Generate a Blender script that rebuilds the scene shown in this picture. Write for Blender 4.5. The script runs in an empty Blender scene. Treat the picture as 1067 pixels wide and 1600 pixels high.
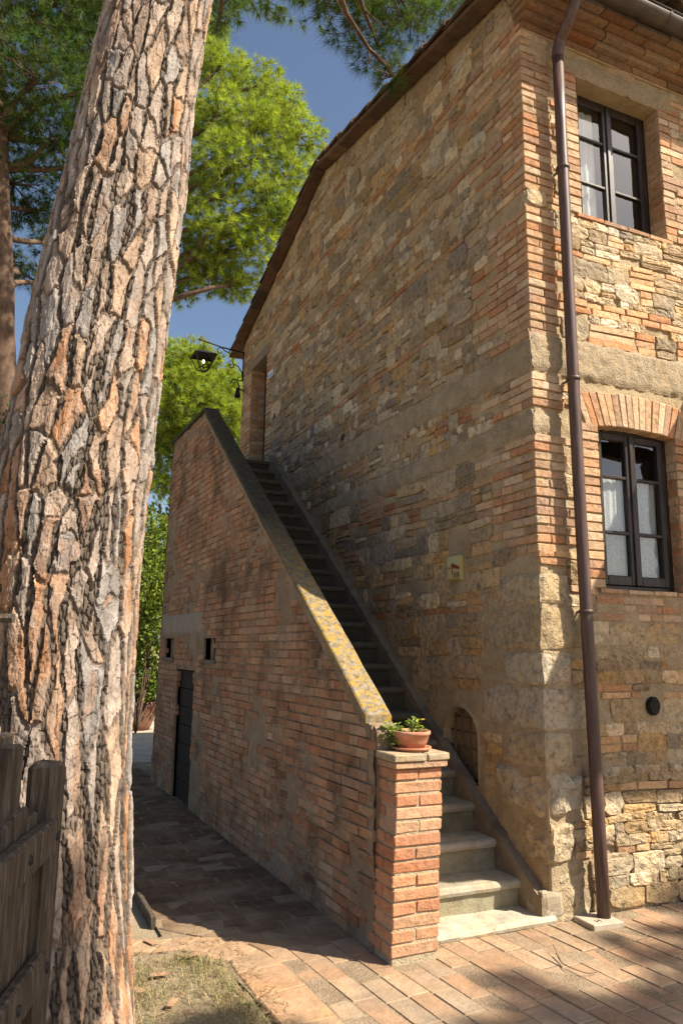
import bpy, math, random
import numpy as np
from mathutils import Vector, Matrix
R_ = random.Random(7)
RN = np.random.default_rng(11)
sc = bpy.context.scene
COL = sc.collection

# ------------------------------------------------------------------ camera, sky, sun, exposure
CAM = np.array([-3.41381317, -4.2133718, 1.65])
FPX, YAW, PITCH, ROLL = 1177.207, 0.423342, 0.1807536, 0.0112669
def _rot():
    cy, sy = math.cos(YAW), math.sin(YAW)
    f = np.array([sy*math.cos(PITCH), cy*math.cos(PITCH), math.sin(PITCH)])
    r = np.array([cy, -sy, 0.0]); u = np.cross(r, f)
    r2 = r*math.cos(ROLL) + u*math.sin(ROLL); u2 = np.cross(r2, f)
    return np.array([r2, u2, f])
CM = _rot()
cam_d = bpy.data.cameras.new('camera'); cam = bpy.data.objects.new('camera', cam_d); COL.objects.link(cam)
cam_d.sensor_fit = 'VERTICAL'; cam_d.sensor_height = 36.0; cam_d.lens = FPX/1600*36
cam_d.clip_start = 0.05; cam_d.clip_end = 2000
mw = Matrix.Identity(4)
for i in range(3):
    mw[i][0] = CM[0][i]; mw[i][1] = CM[1][i]; mw[i][2] = -CM[2][i]; mw[i][3] = CAM[i]
cam.matrix_world = mw
sc.camera = cam

SUN_R, SUN_EL = 0.95, math.radians(46.5)
_h = math.hypot(1, SUN_R)
SUN = Vector((1/_h*math.cos(SUN_EL), -SUN_R/_h*math.cos(SUN_EL), math.sin(SUN_EL)))
wd = bpy.data.worlds.new('World'); sc.world = wd; wd.use_nodes = True
nt = wd.node_tree; nt.nodes.clear()
sky = nt.nodes.new('ShaderNodeTexSky'); sky.sky_type = 'NISHITA'; sky.sun_disc = False
sky.sun_elevation = SUN_EL; sky.sun_rotation = math.atan2(SUN.x, SUN.y)
sky.altitude = 300; sky.air_density = 1.0; sky.dust_density = 2.6; sky.ozone_density = 1.0
bg = nt.nodes.new('ShaderNodeBackground'); bg.inputs[1].default_value = 0.076
wo = nt.nodes.new('ShaderNodeOutputWorld')
nt.links.new(sky.outputs[0], bg.inputs[0]); nt.links.new(bg.outputs[0], wo.inputs[0])
sl = bpy.data.lights.new('sun', 'SUN'); sl.energy = 5.0; sl.angle = math.radians(0.53); sl.color = (1.0, 0.90, 0.74)
so = bpy.data.objects.new('sun', sl); COL.objects.link(so)
so.rotation_euler = SUN.to_track_quat('Z', 'Y').to_euler(); so.location = (6, -8, 12)
vs = sc.view_settings
vs.view_transform = 'Standard'; vs.look = 'None'; vs.gamma = 1.0; vs.use_curve_mapping = False
vs.exposure = 1.06
sc.render.engine = 'CYCLES'
sc.cycles.max_bounces = 8; sc.cycles.diffuse_bounces = 4; sc.cycles.transparent_max_bounces = 16
sc.cycles.use_denoising = True
try: sc.cycles.caustics_reflective = False; sc.cycles.caustics_refractive = False
except Exception: pass

# ------------------------------------------------------------------ helpers
G0 = -0.07
def px_of(P):
    d = (np.asarray(P, float) - CAM) @ CM.T
    z = np.maximum(d[..., 2], 1e-3)
    return np.stack([533.5 + FPX*d[..., 0]/z, 800 - FPX*d[..., 1]/z, d[..., 2]], -1)
def ray_pt(px, py, depth):
    d = np.array([(px-533.5)/FPX, -(py-800)/FPX, 1.0])
    return CAM + (CM.T @ d)*depth
def ray_plane(px, py, axis, val):
    d = CM.T @ np.array([(px-533.5)/FPX, -(py-800)/FPX, 1.0])
    return CAM + d*((val-CAM[axis])/d[axis])
def shown(P):
    q = px_of(P)
    return (q[..., 2] > 0.2) & (q[..., 0] > -30) & (q[..., 0] < 1097) & (q[..., 1] > -30) & (q[..., 1] < 1630)

def _hash(ix, iy, iz, seed):
    h = (ix.astype(np.int64)*374761393 + iy.astype(np.int64)*668265263 + iz.astype(np.int64)*2147483647 + seed*974711) & 0xffffffff
    h = ((h ^ (h >> 13))*1274126177) & 0xffffffff
    h = ((h ^ (h >> 16))*2246822519) & 0xffffffff
    return ((h ^ (h >> 15)) & 0xffffff)/float(0xffffff)
def vn3(x, y, z, seed=0):
    x = np.asarray(x, float); y = np.asarray(y, float)+0*x; z = np.asarray(z, float)+0*x
    ix, iy, iz = np.floor(x), np.floor(y), np.floor(z)
    fx, fy, fz = x-ix, y-iy, z-iz
    fx = fx*fx*(3-2*fx); fy = fy*fy*(3-2*fy); fz = fz*fz*(3-2*fz)
    r = 0
    for a in (0, 1):
        for b in (0, 1):
            for c in (0, 1):
                r = r + _hash(ix+a, iy+b, iz+c, seed)*(fx if a else 1-fx)*(fy if b else 1-fy)*(fz if c else 1-fz)
    return r*2-1
def fbm(x, y, z=0.0, oct=4, seed=0):
    r = 0; a = 0.5
    for o in range(oct):
        r = r + a*vn3(np.asarray(x)*2**o, np.asarray(y)*2**o, np.asarray(z)*2**o, seed+o*17); a *= 0.5
    return r

WORLD = {}
def par(o, p):
    o.parent = p
    if p is not None and p.type == 'EMPTY':
        o.matrix_parent_inverse = Matrix.Translation(-p.location)
    return o
def mesh(name, V, F, mat, parent=None, col=None, smooth=False, uv=None):
    """V (n,3); F array (m,k) or list of faces; col (n,3) or single colour."""
    me = bpy.data.meshes.new(name)
    V = np.asarray(V, np.float32)
    if isinstance(F, np.ndarray):
        m, k = F.shape
        tot = np.full(m, k, np.int32); flat = F.reshape(-1).astype(np.int32)
    else:
        tot = np.array([len(f) for f in F], np.int32); flat = np.array([i for f in F for i in f], np.int32)
    st = np.zeros(len(tot), np.int32); st[1:] = np.cumsum(tot)[:-1]
    me.vertices.add(len(V)); me.vertices.foreach_set('co', V.ravel())
    me.loops.add(len(flat)); me.loops.foreach_set('vertex_index', flat)
    me.polygons.add(len(tot)); me.polygons.foreach_set('loop_start', st)
    try: me.polygons.foreach_set('loop_total', tot)
    except Exception: pass
    me.polygons.foreach_set('use_smooth', np.full(len(tot), smooth, bool))
    me.update(calc_edges=True); me.validate(verbose=False)
    if col is not None:
        c = np.asarray(col, np.float32)
        if c.ndim == 1: c = np.tile(c, (len(V), 1))
        a = me.color_attributes.new('Col', 'FLOAT_COLOR', 'POINT')
        c4 = np.ones((len(V), 4), np.float32); c4[:, :3] = c[:, :3]
        a.data.foreach_set('color', c4.ravel())
    me.materials.append(mat)
    o = bpy.data.objects.new(name, me); COL.objects.link(o)
    if parent is not None: par(o, parent)
    return o
def tag(o, label, cat, group=None, kind=None):
    if label: o['label'] = label
    if cat: o['category'] = cat
    if group: o['group'] = group
    if kind: o['kind'] = kind
    return o
def empty(name, loc, label, cat, group=None):
    o = bpy.data.objects.new(name, None); COL.objects.link(o); o.location = loc; o.empty_display_size = 0.2
    return tag(o, label, cat, group)

class Acc:
    """collects shapes into one mesh"""
    def __init__(s): s.V = []; s.F = []; s.n = 0; s.C = []
    def add(s, V, F, col=None):
        V = np.asarray(V, float); s.V.append(V); s.F += [tuple(int(i)+s.n for i in f) for f in F]; s.n += len(V)
        s.C.append(np.tile(np.asarray(col if col is not None else (1, 1, 1), float), (len(V), 1)) if col is None or np.ndim(col) == 1 else np.asarray(col))
    def build(s, name, mat, parent=None, smooth=False):
        return mesh(name, np.concatenate(s.V), s.F, mat, parent, np.concatenate(s.C), smooth)

def box(x0, x1, y0, y1, z0, z1, bev=0.004, jit=0.0):
    """box with bevelled edges: 24 verts"""
    c = np.array([(x0+x1)/2, (y0+y1)/2, (z0+z1)/2]); h = np.array([x1-x0, y1-y0, z1-z0])/2
    b = min(bev, *(h*0.45)); V = []; idx = {}
    for sx in (-1, 1):
        for sy in (-1, 1):
            for sz in (-1, 1):
                s = np.array([sx, sy, sz]); j = (RN.random(3)-0.5)*2*jit
                for ax in range(3):
                    o = np.array([b, b, b]); o[ax] = 0
                    idx[(sx, sy, sz, ax)] = len(V); V.append(c + s*(h-o) + j)
    F = []
    for ax in range(3):
        a1, a2 = (ax+1) % 3, (ax+2) % 3
        for s in (-1, 1):
            q = []
            for (p, r) in ((-1, -1), (1, -1), (1, 1), (-1, 1)):
                k = [0, 0, 0]; k[ax] = s; k[a1] = p; k[a2] = r; q.append(idx[(*k, ax)])
            F.append(q if s > 0 else q[::-1])
    for ax in range(3):
        a1, a2 = (ax+1) % 3, (ax+2) % 3
        for p in (-1, 1):
            for r in (-1, 1):
                def K(s, which):
                    k = [0, 0, 0]; k[ax] = s; k[a1] = p; k[a2] = r; return idx[(*k, which)]
                q = [K(-1, a1), K(1, a1), K(1, a2), K(-1, a2)]
                F.append(q if p*r > 0 else q[::-1])
    for sx in (-1, 1):
        for sy in (-1, 1):
            for sz in (-1, 1):
                q = [idx[(sx, sy, sz, a)] for a in range(3)]
                F.append(q if sx*sy*sz > 0 else q[::-1])
    return np.array(V), F
def rotz(V, a, c=(0, 0, 0)):
    V = np.asarray(V)-c; s, k = math.sin(a), math.cos(a)
    return np.stack([V[:, 0]*k-V[:, 1]*s, V[:, 0]*s+V[:, 1]*k, V[:, 2]], 1)+c
def tube(pts, rad, n=8, cap=True):
    pts = np.asarray(pts, float); m = len(pts); rad = np.broadcast_to(np.asarray(rad, float), (m,))
    T = np.gradient(pts, axis=0); T /= np.linalg.norm(T, axis=1)[:, None]+1e-9
    ref = np.array([0.0, 0.0, 1.0]) if abs(T[0][2]) < 0.9 else np.array([1.0, 0, 0])
    V = []; u = np.cross(T[0], ref); u /= np.linalg.norm(u)
    for i in range(m):
        u = u - T[i]*np.dot(u, T[i]); u /= np.linalg.norm(u)+1e-9; v = np.cross(T[i], u)
        for k in range(n):
            a = 2*math.pi*k/n; V.append(pts[i]+rad[i]*(math.cos(a)*u+math.sin(a)*v))
    F = []
    for i in range(m-1):
        for k in range(n):
            F.append((i*n+k, i*n+(k+1) % n, (i+1)*n+(k+1) % n, (i+1)*n+k))
    if cap:
        F.append(tuple(range(n))[::-1]); F.append(tuple((m-1)*n+k for k in range(n)))
    return np.array(V), F
def lathe(prof, n=32, c=(0, 0, 0)):
    V = []; F = []
    for (r, z) in prof:
        for k in range(n):
            a = 2*math.pi*k/n; V.append((c[0]+r*math.cos(a), c[1]+r*math.sin(a), c[2]+z))
    for i in range(len(prof)-1):
        for k in range(n):
            F.append((i*n+k, i*n+(k+1) % n, (i+1)*n+(k+1) % n, (i+1)*n+k))
    return np.array(V), F
def extrude_poly(poly, axis_map, w0, w1):
    """poly (n,2) extruded between w0 and w1; axis_map(u,v,w)->xyz"""
    n = len(poly); V = [axis_map(u, v, w0) for u, v in poly]+[axis_map(u, v, w1) for u, v in poly]
    F = [tuple(range(n))[::-1], tuple(range(n, 2*n))]
    for i in range(n):
        j = (i+1) % n; F.append((i, j, n+j, n+i))
    return np.array(V, float), F

# ------------------------------------------------------------------ materials
def newmat(name):
    m = bpy.data.materials.new(name); m.use_nodes = True
    nt = m.node_tree; nt.nodes.clear()
    out = nt.nodes.new('ShaderNodeOutputMaterial'); b = nt.nodes.new('ShaderNodeBsdfPrincipled')
    nt.links.new(b.outputs[0], out.inputs[0])
    return m, nt, b
def N(nt, t, **kw):
    n = nt.nodes.new(t)
    for k, v in kw.items():
        if k.startswith('i_'): n.inputs[int(k[2:])].default_value = v
        else: setattr(n, k, v)
    return n
def noise(nt, scale, detail=4, rough=0.6, vec=None, dist=0.0):
    n = nt.nodes.new('ShaderNodeTexNoise'); n.inputs['Scale'].default_value = scale
    n.inputs['Detail'].default_value = detail; n.inputs['Roughness'].default_value = rough; n.inputs['Distortion'].default_value = dist
    if vec is not None: nt.links.new(vec, n.inputs['Vector'])
    return n
def ramp(nt, fac, stops):
    r = nt.nodes.new('ShaderNodeValToRGB'); e = r.color_ramp.elements
    while len(e) < len(stops): e.new(0.5)
    for el, (p, c) in zip(e, stops):
        el.position = p; el.color = (*c, 1) if len(c) == 3 else c
    nt.links.new(fac, r.inputs[0]); return r
def mixc(nt, fac, a, b, mode='MIX'):
    m = nt.nodes.new('ShaderNodeMix'); m.data_type = 'RGBA'; m.blend_type = mode
    for s, v in ((0, fac), (6, a), (7, b)):
        if hasattr(v, 'is_linked') or hasattr(v, 'links'): nt.links.new(v, m.inputs[s])
        elif isinstance(v, (int, float)): m.inputs[s].default_value = v
        else: m.inputs[s].default_value = (*v, 1)
    return m.outputs[2]
def pos(nt, sx=1, sy=1, sz=1):
    g = nt.nodes.new('ShaderNodeNewGeometry')
    if (sx, sy, sz) == (1, 1, 1): return g.outputs['Position']
    v = nt.nodes.new('ShaderNodeVectorMath'); v.operation = 'MULTIPLY'; nt.links.new(g.outputs['Position'], v.inputs[0]); v.inputs[1].default_value = (sx, sy, sz)
    return v.outputs[0]
def bump(nt, b, h, strength, dist, chain=None):
    n = nt.nodes.new('ShaderNodeBump'); n.inputs['Strength'].default_value = strength; n.inputs['Distance'].default_value = dist
    nt.links.new(h, n.inputs['Height'])
    if chain is not None: nt.links.new(chain, n.inputs['Normal'])
    nt.links.new(n.outputs[0], b.inputs['Normal']); return n.outputs[0]
def mat_piece(name, var=0.5, vscale=14, bscale=60, bstr=0.6, bdist=0.01, stain=None, stain_scale=1.3, stain_lo=0.55, stain_hi=0.75, rough=0.92, pit=0.0, speck=None):
    """stone / brick: vertex colour times noise, fine relief, optional stains with their own shape"""
    m, nt, b = newmat(name); p = pos(nt)
    at = N(nt, 'ShaderNodeAttribute'); at.attribute_name = 'Col'
    n1 = noise(nt, vscale, 6, 0.65, p)
    r1 = ramp(nt, n1.outputs[0], [(0.25, (1-var,)*3), (0.5, (1, 1, 1)), (0.78, (1+var*0.6,)*3)])
    c = mixc(nt, 1.0, at.outputs[0], r1.outputs[0], 'MULTIPLY')
    n3 = noise(nt, 3.1, 4, 0.6, p); r3 = ramp(nt, n3.outputs[0], [(0.35, (1.08, 1.0, 0.9)), (0.65, (0.92, 0.98, 1.04))])
    c = mixc(nt, 1.0, c, r3.outputs[0], 'MULTIPLY')
    if speck:
        n4 = noise(nt, 38, 3, 0.7, p); r4 = ramp(nt, n4.outputs[0], [(0.60, (0, 0, 0)), (0.70, (1, 1, 1))]); c = mixc(nt, r4.outputs[0], c, speck)
    if stain:
        n2 = noise(nt, stain_scale, 7, 0.68, p, 0.4); r2 = ramp(nt, n2.outputs[0], [(stain_lo, (0, 0, 0)), (stain_hi, (0.85,)*3)])
        c = mixc(nt, r2.outputs[0], c, stain)
    nt.links.new(c, b.inputs['Base Color']); b.inputs['Roughness'].default_value = rough; b.inputs['Specular IOR Level'].default_value = 0.15
    nb = noise(nt, bscale, 8, 0.7, p)
    ch = bump(nt, b, nb.outputs[0], bstr, bdist)
    nb2 = noise(nt, bscale*0.22, 4, 0.6, p); ch = bump(nt, b, nb2.outputs[0], bstr*0.7, bdist*2.5, ch)
    if pit > 0:
        v = nt.nodes.new('ShaderNodeTexVoronoi'); v.inputs['Scale'].default_value = bscale*0.6; nt.links.new(p, v.inputs['Vector'])
        rr = ramp(nt, v.outputs['Distance'], [(0.0, (0, 0, 0)), (0.28, (1, 1, 1))]); bump(nt, b, rr.outputs[0], pit, bdist, ch)
    return m
def mat_plain(name, col, rough=0.7, metal=0.0, var=0.25, vscale=20, bscale=80, bstr=0.2, spec=0.4, stretch=(1, 1, 1), col2=None):
    m, nt, b = newmat(name); p = pos(nt, *stretch)
    n = noise(nt, vscale, 6, 0.65, p)
    c2 = col2 if col2 else tuple(min(1, k*(1+var)) for k in col)
    c1 = tuple(k*(1-var) for k in col)
    r = ramp(nt, n.outputs[0], [(0.3, c1), (0.5, col), (0.72, c2)])
    nt.links.new(r.outputs[0], b.inputs['Base Color']); b.inputs['Roughness'].default_value = rough
    b.inputs['Metallic'].default_value = metal; b.inputs['Specular IOR Level'].default_value = spec
    nb = noise(nt, bscale, 6, 0.65, p); bump(nt, b, nb.outputs[0], bstr, 0.005)
    return m
def mat_leaf(name, trans=0.35, tint=(1, 1, 1), rough=0.5):
    m = bpy.data.materials.new(name); m.use_nodes = True; nt = m.node_tree; nt.nodes.clear()
    out = nt.nodes.new('ShaderNodeOutputMaterial')
    at = N(nt, 'ShaderNodeAttribute'); at.attribute_name = 'Col'
    b = nt.nodes.new('ShaderNodeBsdfPrincipled'); b.inputs['Roughness'].default_value = rough; b.inputs['Specular IOR Level'].default_value = 0.25
    t = nt.nodes.new('ShaderNodeBsdfTranslucent')
    c = mixc(nt, 1.0, at.outputs[0], (1.25, 1.25, 0.55), 'MULTIPLY')
    nt.links.new(at.outputs[0], b.inputs['Base Color']); nt.links.new(c, t.inputs[0])
    mx = nt.nodes.new('ShaderNodeMixShader'); mx.inputs[0].default_value = trans
    nt.links.new(b.outputs[0], mx.inputs[1]); nt.links.new(t.outputs[0], mx.inputs[2]); nt.links.new(mx.outputs[0], out.inputs[0])
    return m
def mat_mortar(name, c1, c2, c3, bstr=1.0, stain=None):
    m, nt, b = newmat(name); p = pos(nt)
    n = noise(nt, 5, 8, 0.7, p); r = ramp(nt, n.outputs[0], [(0.3, c1), (0.5, c2), (0.72, c3)])
    nf = noise(nt, 90, 4, 0.7, p); rf = ramp(nt, nf.outputs[0], [(0.3, (0.72,)*3), (0.65, (1.15,)*3)])
    c = mixc(nt, 1.0, r.outputs[0], rf.outputs[0], 'MULTIPLY')
    if stain:
        n2 = noise(nt, 1.1, 7, 0.7, p, 0.5); r2 = ramp(nt, n2.outputs[0], [(0.52, (0, 0, 0)), (0.75, (0.8,)*3)]); c = mixc(nt, r2.outputs[0], c, stain)
    nt.links.new(c, b.inputs['Base Color']); b.inputs['Roughness'].default_value = 0.95; b.inputs['Specular IOR Level'].default_value = 0.1
    nb = noise(nt, 45, 9, 0.75, p); ch = bump(nt, b, nb.outputs[0], bstr*0.7, 0.02)
    v = nt.nodes.new('ShaderNodeTexVoronoi'); v.inputs['Scale'].default_value = 75; nt.links.new(p, v.inputs['Vector'])
    bump(nt, b, v.outputs['Distance'], bstr*0.35, 0.012, ch)
    return m

M = {}
M['stone'] = mat_piece('rubble_limestone', 0.55, 20, 42, 1.0, 0.02, stain=(0.13, 0.10, 0.065), stain_scale=9, stain_lo=0.56, stain_hi=0.72, pit=0.6)
M['brick'] = mat_piece('old_brick', 0.42, 24, 60, 0.8, 0.012, stain=(0.17, 0.11, 0.07), stain_scale=7, stain_lo=0.60, stain_hi=0.78)
M['stairbrick'] = mat_piece('weathered_stair_brick', 0.42, 12, 60, 0.7, 0.01, stain=(0.075, 0.052, 0.034), stain_scale=1.9, stain_lo=0.48, stain_hi=0.66)
M['pierbrick'] = mat_piece('pier_brick', 0.34, 26, 70, 0.8, 0.01, stain=(0.42, 0.31, 0.20), stain_scale=8, stain_lo=0.60, stain_hi=0.80)
M['mortar'] = mat_mortar('lime_mortar', (0.30, 0.22, 0.13), (0.41, 0.315, 0.195), (0.50, 0.40, 0.265))
M['stairmortar'] = mat_mortar('old_stair_mortar', (0.22, 0.155, 0.10), (0.29, 0.215, 0.145), (0.37, 0.29, 0.205), 1.0, (0.085, 0.06, 0.042))
M['plaster'] = mat_mortar('coarse_render_band', (0.36, 0.28, 0.18), (0.46, 0.365, 0.245), (0.56, 0.46, 0.325), 1.7)
M['step'] = mat_piece('travertine_step', 0.3, 9, 50, 0.6, 0.01, stain=(0.09, 0.085, 0.05), stain_scale=2.3, stain_lo=0.55, stain_hi=0.78, pit=0.3)
M['skirt'] = mat_piece('cement_skirt', 0.3, 8, 60, 0.6, 0.01, stain=(0.055, 0.05, 0.042), stain_scale=1.6, stain_lo=0.5, stain_hi=0.75)
M['paver'] = mat_piece('terracotta_paver', 0.42, 7, 45, 0.7, 0.01, stain=(0.30, 0.215, 0.135), stain_scale=2.4, stain_lo=0.42, stain_hi=0.68, speck=(0.22, 0.16, 0.11))
M['tile'] = mat_piece('roof_tile_clay', 0.4, 9, 40, 0.5, 0.01, stain=(0.05, 0.045, 0.035), stain_scale=3, stain_lo=0.5, stain_hi=0.7)
M['pipe'] = mat_plain('brown_painted_pipe', (0.085, 0.05, 0.042), 0.45, 0.0, 0.35, 9, 30, 0.12, 0.4, (6, 6, 0.5), (0.14, 0.085, 0.07))
M['gutter'] = mat_plain('aged_copper_gutter', (0.065, 0.052, 0.042), 0.5, 0.3, 0.35, 7, 60, 0.1, 0.5)
M['iron'] = mat_plain('wrought_iron', (0.02, 0.019, 0.018), 0.55, 0.4, 0.3, 40, 90, 0.2)
M['rust'] = mat_plain('rusty_grille', (0.16, 0.10, 0.06), 0.8, 0.1, 0.4, 40, 90, 0.3)
M['wood_dark'] = mat_plain('dark_window_wood', (0.022, 0.014, 0.011), 0.4, 0, 0.4, 9, 50, 0.25, 0.45, (3, 3, 0.4), (0.06, 0.042, 0.034))
M['door'] = mat_plain('dark_brown_door_paint', (0.026, 0.019, 0.016), 0.75, 0, 0.4, 12, 60, 0.25, 0.15)
M['gatewood'] = mat_plain('grey_gate_wood', (0.085, 0.066, 0.05), 0.88, 0, 0.55, 7, 30, 1.0, 0.15, (9, 9, 0.8), (0.19, 0.155, 0.12))
M['terracotta'] = mat_plain('terracotta_pot_clay', (0.45, 0.20, 0.115), 0.8, 0, 0.22, 12, 70, 0.15, 0.2, (1, 1, 1), (0.55, 0.30, 0.2))
M['soil'] = mat_plain('potting_soil', (0.05, 0.035, 0.025), 0.95, 0, 0.4, 40, 70, 0.8, 0.1)
M['leaf'] = mat_leaf('broad_leaf', 0.3)
M['needle'] = mat_leaf('pine_needle', 0.42)
M['dry'] = mat_leaf('dry_needle', 0.2)
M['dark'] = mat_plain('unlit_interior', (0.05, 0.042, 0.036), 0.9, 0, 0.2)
M['slab'] = mat_piece('pale_stone_slab', 0.2, 10, 60, 0.4, 0.006)
M['plaquemat'] = None

# stone dome-sky independent: trunk bark
def mat_bark(name):
    m, nt, b = newmat(name); p = pos(nt)
    at = N(nt, 'ShaderNodeAttribute'); at.attribute_name = 'Col'
    n = noise(nt, 70, 6, 0.7, p); r = ramp(nt, n.outputs[0], [(0.28, (0.72,)*3), (0.5, (1, 1, 1)), (0.75, (1.2,)*3)])
    c = mixc(nt, 1.0, at.outputs[0], r.outputs[0], 'MULTIPLY'); nt.links.new(c, b.inputs['Base Color'])
    b.inputs['Roughness'].default_value = 0.9; b.inputs['Specular IOR Level'].default_value = 0.12
    nb = noise(nt, 120, 7, 0.7, pos(nt, 1, 1, 0.5)); ch = bump(nt, b, nb.outputs[0], 0.55, 0.006)
    return m
M['bark'] = mat_bark('pine_bark')
M['limb'] = mat_plain('pine_limb_bark', (0.13, 0.085, 0.06), 0.9, 0, 0.45, 14, 40, 1.0, 0.1, (1, 1, 0.5))

def mat_lichen():
    m, nt, b = newmat('lichened_coping_stone'); p = pos(nt)
    n = noise(nt, 26, 7, 0.7, p); base = ramp(nt, n.outputs[0], [(0.3, (0.07, 0.06, 0.05)), (0.5, (0.20, 0.17, 0.13)), (0.7, (0.38, 0.34, 0.28))])
    n2 = noise(nt, 24, 9, 0.8, p, 0.2); f2 = ramp(nt, n2.outputs[0], [(0.47, (0, 0, 0)), (0.56, (0.95,)*3)])
    n3 = noise(nt, 60, 4, 0.7, p); oc = ramp(nt, n3.outputs[0], [(0.3, (0.25, 0.15, 0.025)), (0.6, (0.42, 0.27, 0.05))])
    c = mixc(nt, f2.outputs[0], base.outputs[0], oc.outputs[0])
    # the upper slope's shade is put into the colour: dark tone over the lichen
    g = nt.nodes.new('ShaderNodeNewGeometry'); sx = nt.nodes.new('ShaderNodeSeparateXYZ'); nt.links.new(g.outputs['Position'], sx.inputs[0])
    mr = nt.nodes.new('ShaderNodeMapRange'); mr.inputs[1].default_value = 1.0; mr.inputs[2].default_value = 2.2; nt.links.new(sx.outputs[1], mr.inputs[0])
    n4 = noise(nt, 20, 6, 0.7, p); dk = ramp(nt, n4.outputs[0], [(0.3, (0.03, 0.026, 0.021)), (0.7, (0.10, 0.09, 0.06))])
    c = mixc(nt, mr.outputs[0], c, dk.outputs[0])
    nt.links.new(c, b.inputs['Base Color']); b.inputs['Roughness'].default_value = 0.95; b.inputs['Specular IOR Level'].default_value = 0.1
    bump(nt, b, n2.outputs[0], 0.6, 0.015)
    return m
M['lichen'] = mat_lichen()

def mat_glass():
    m = bpy.data.materials.new('window_glass'); m.use_nodes = True; nt = m.node_tree; nt.nodes.clear()
    out = nt.nodes.new('ShaderNodeOutputMaterial'); g = nt.nodes.new('ShaderNodeBsdfGlossy'); g.inputs['Roughness'].default_value = 0.02
    t = nt.nodes.new('ShaderNodeBsdfTransparent'); t.inputs[0].default_value = (0.86, 0.9, 0.88, 1)
    lw = nt.nodes.new('ShaderNodeLayerWeight'); lw.inputs[0].default_value = 0.5; f = nt.nodes.new('ShaderNodeMapRange'); pw = nt.nodes.new('ShaderNodeMath'); pw.operation = 'POWER'; pw.inputs[1].default_value = 3.0; nt.links.new(lw.outputs['Facing'], pw.inputs[0]); nt.links.new(pw.outputs[0], f.inputs[0]); f.inputs[3].default_value = 0.10; f.inputs[4].default_value = 0.95
    p = pos(nt); nb = noise(nt, 3.5, 2, 0.5, p); bp = nt.nodes.new('ShaderNodeBump'); bp.inputs['Strength'].default_value = 0.05; bp.inputs['Distance'].default_value = 0.03
    nt.links.new(nb.outputs[0], bp.inputs['Height']); nt.links.new(bp.outputs[0], g.inputs['Normal'])
    mx = nt.nodes.new('ShaderNodeMixShader'); nt.links.new(f.outputs[0], mx.inputs[0]); nt.links.new(t.outputs[0], mx.inputs[1]); nt.links.new(g.outputs[0], mx.inputs[2])
    nt.links.new(mx.outputs[0], out.inputs[0]); return m
M['glass'] = mat_glass()
def mat_lace(name, lace):
    m = bpy.data.materials.new(name); m.use_nodes = True; nt = m.node_tree; nt.nodes.clear()
    out = nt.nodes.new('ShaderNodeOutputMaterial'); d = nt.nodes.new('ShaderNodeBsdfDiffuse'); d.inputs[0].default_value = (0.86, 0.86, 0.88, 1)
    tr = nt.nodes.new('ShaderNodeBsdfTranslucent'); tr.inputs[0].default_value = (0.7, 0.7, 0.72, 1)
    m1 = nt.nodes.new('ShaderNodeMixShader'); m1.inputs[0].default_value = 0.3; nt.links.new(d.outputs[0], m1.inputs[1]); nt.links.new(tr.outputs[0], m1.inputs[2])
    t = nt.nodes.new('ShaderNodeBsdfTransparent'); mx = nt.nodes.new('ShaderNodeMixShader')
    p = pos(nt)
    if lace:
        v = nt.nodes.new('ShaderNodeTexVoronoi'); v.inputs['Scale'].default_value = 95; nt.links.new(p, v.inputs['Vector'])
        r = ramp(nt, v.outputs['Distance'], [(0.25, (0.99,)*3), (0.6, (0.72,)*3)])
    else:
        n = noise(nt, 30, 2, 0.5, p); r = ramp(nt, n.outputs[0], [(0.3, (0.9,)*3), (0.7, (0.98,)*3)])
    nt.links.new(r.outputs[0], mx.inputs[0]); nt.links.new(t.outputs[0], mx.inputs[1]); nt.links.new(m1.outputs[0], mx.inputs[2])
    nt.links.new(mx.outputs[0], out.inputs[0]); return m
M['lace'] = mat_lace('lace_curtain', True); M['sheer'] = mat_lace('sheer_curtain', False)

# ------------------------------------------------------------------ masonry pieces
STONES = [(0.42, 0.34, 0.24), (0.50, 0.42, 0.31), (0.38, 0.30, 0.205), (0.35, 0.27, 0.175), (0.57, 0.50, 0.40), (0.54, 0.46, 0.35), (0.36, 0.29, 0.21), (0.44, 0.34, 0.22), (0.44, 0.31, 0.17), (0.33, 0.28, 0.225), (0.44, 0.375, 0.28), (0.38, 0.31, 0.225)]
BRICKS = [(0.46, 0.30, 0.185), (0.49, 0.345, 0.225), (0.43, 0.26, 0.155), (0.52, 0.385, 0.26), (0.47, 0.32, 0.20), (0.39, 0.25, 0.165), (0.50, 0.36, 0.24), (0.43, 0.225, 0.125)]
def pick(pal, jit=0.1):
    c = np.array(R_.choice(pal)); return np.clip(c*(1+(R_.random()-0.5)*2*jit), 0, 1)
GAB = lambda u, v, w: (-w, u, v)          # gable wall, plane x=0, facing -X
FAC = lambda u, v, w: (u, -w, v)          # front wall, plane y=0, facing -Y
STR = lambda u, v, w: (-1.275-0.02*u-w, u, v)   # outer stair wall
FLIP = {GAB: True, FAC: False, STR: True}
def pmap(fr, uvw):
    u, v, w = uvw[:, 0], uvw[:, 1], uvw[:, 2]
    return np.stack([np.broadcast_to(a, u.shape) for a in fr(u, v, w)], 1)
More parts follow.
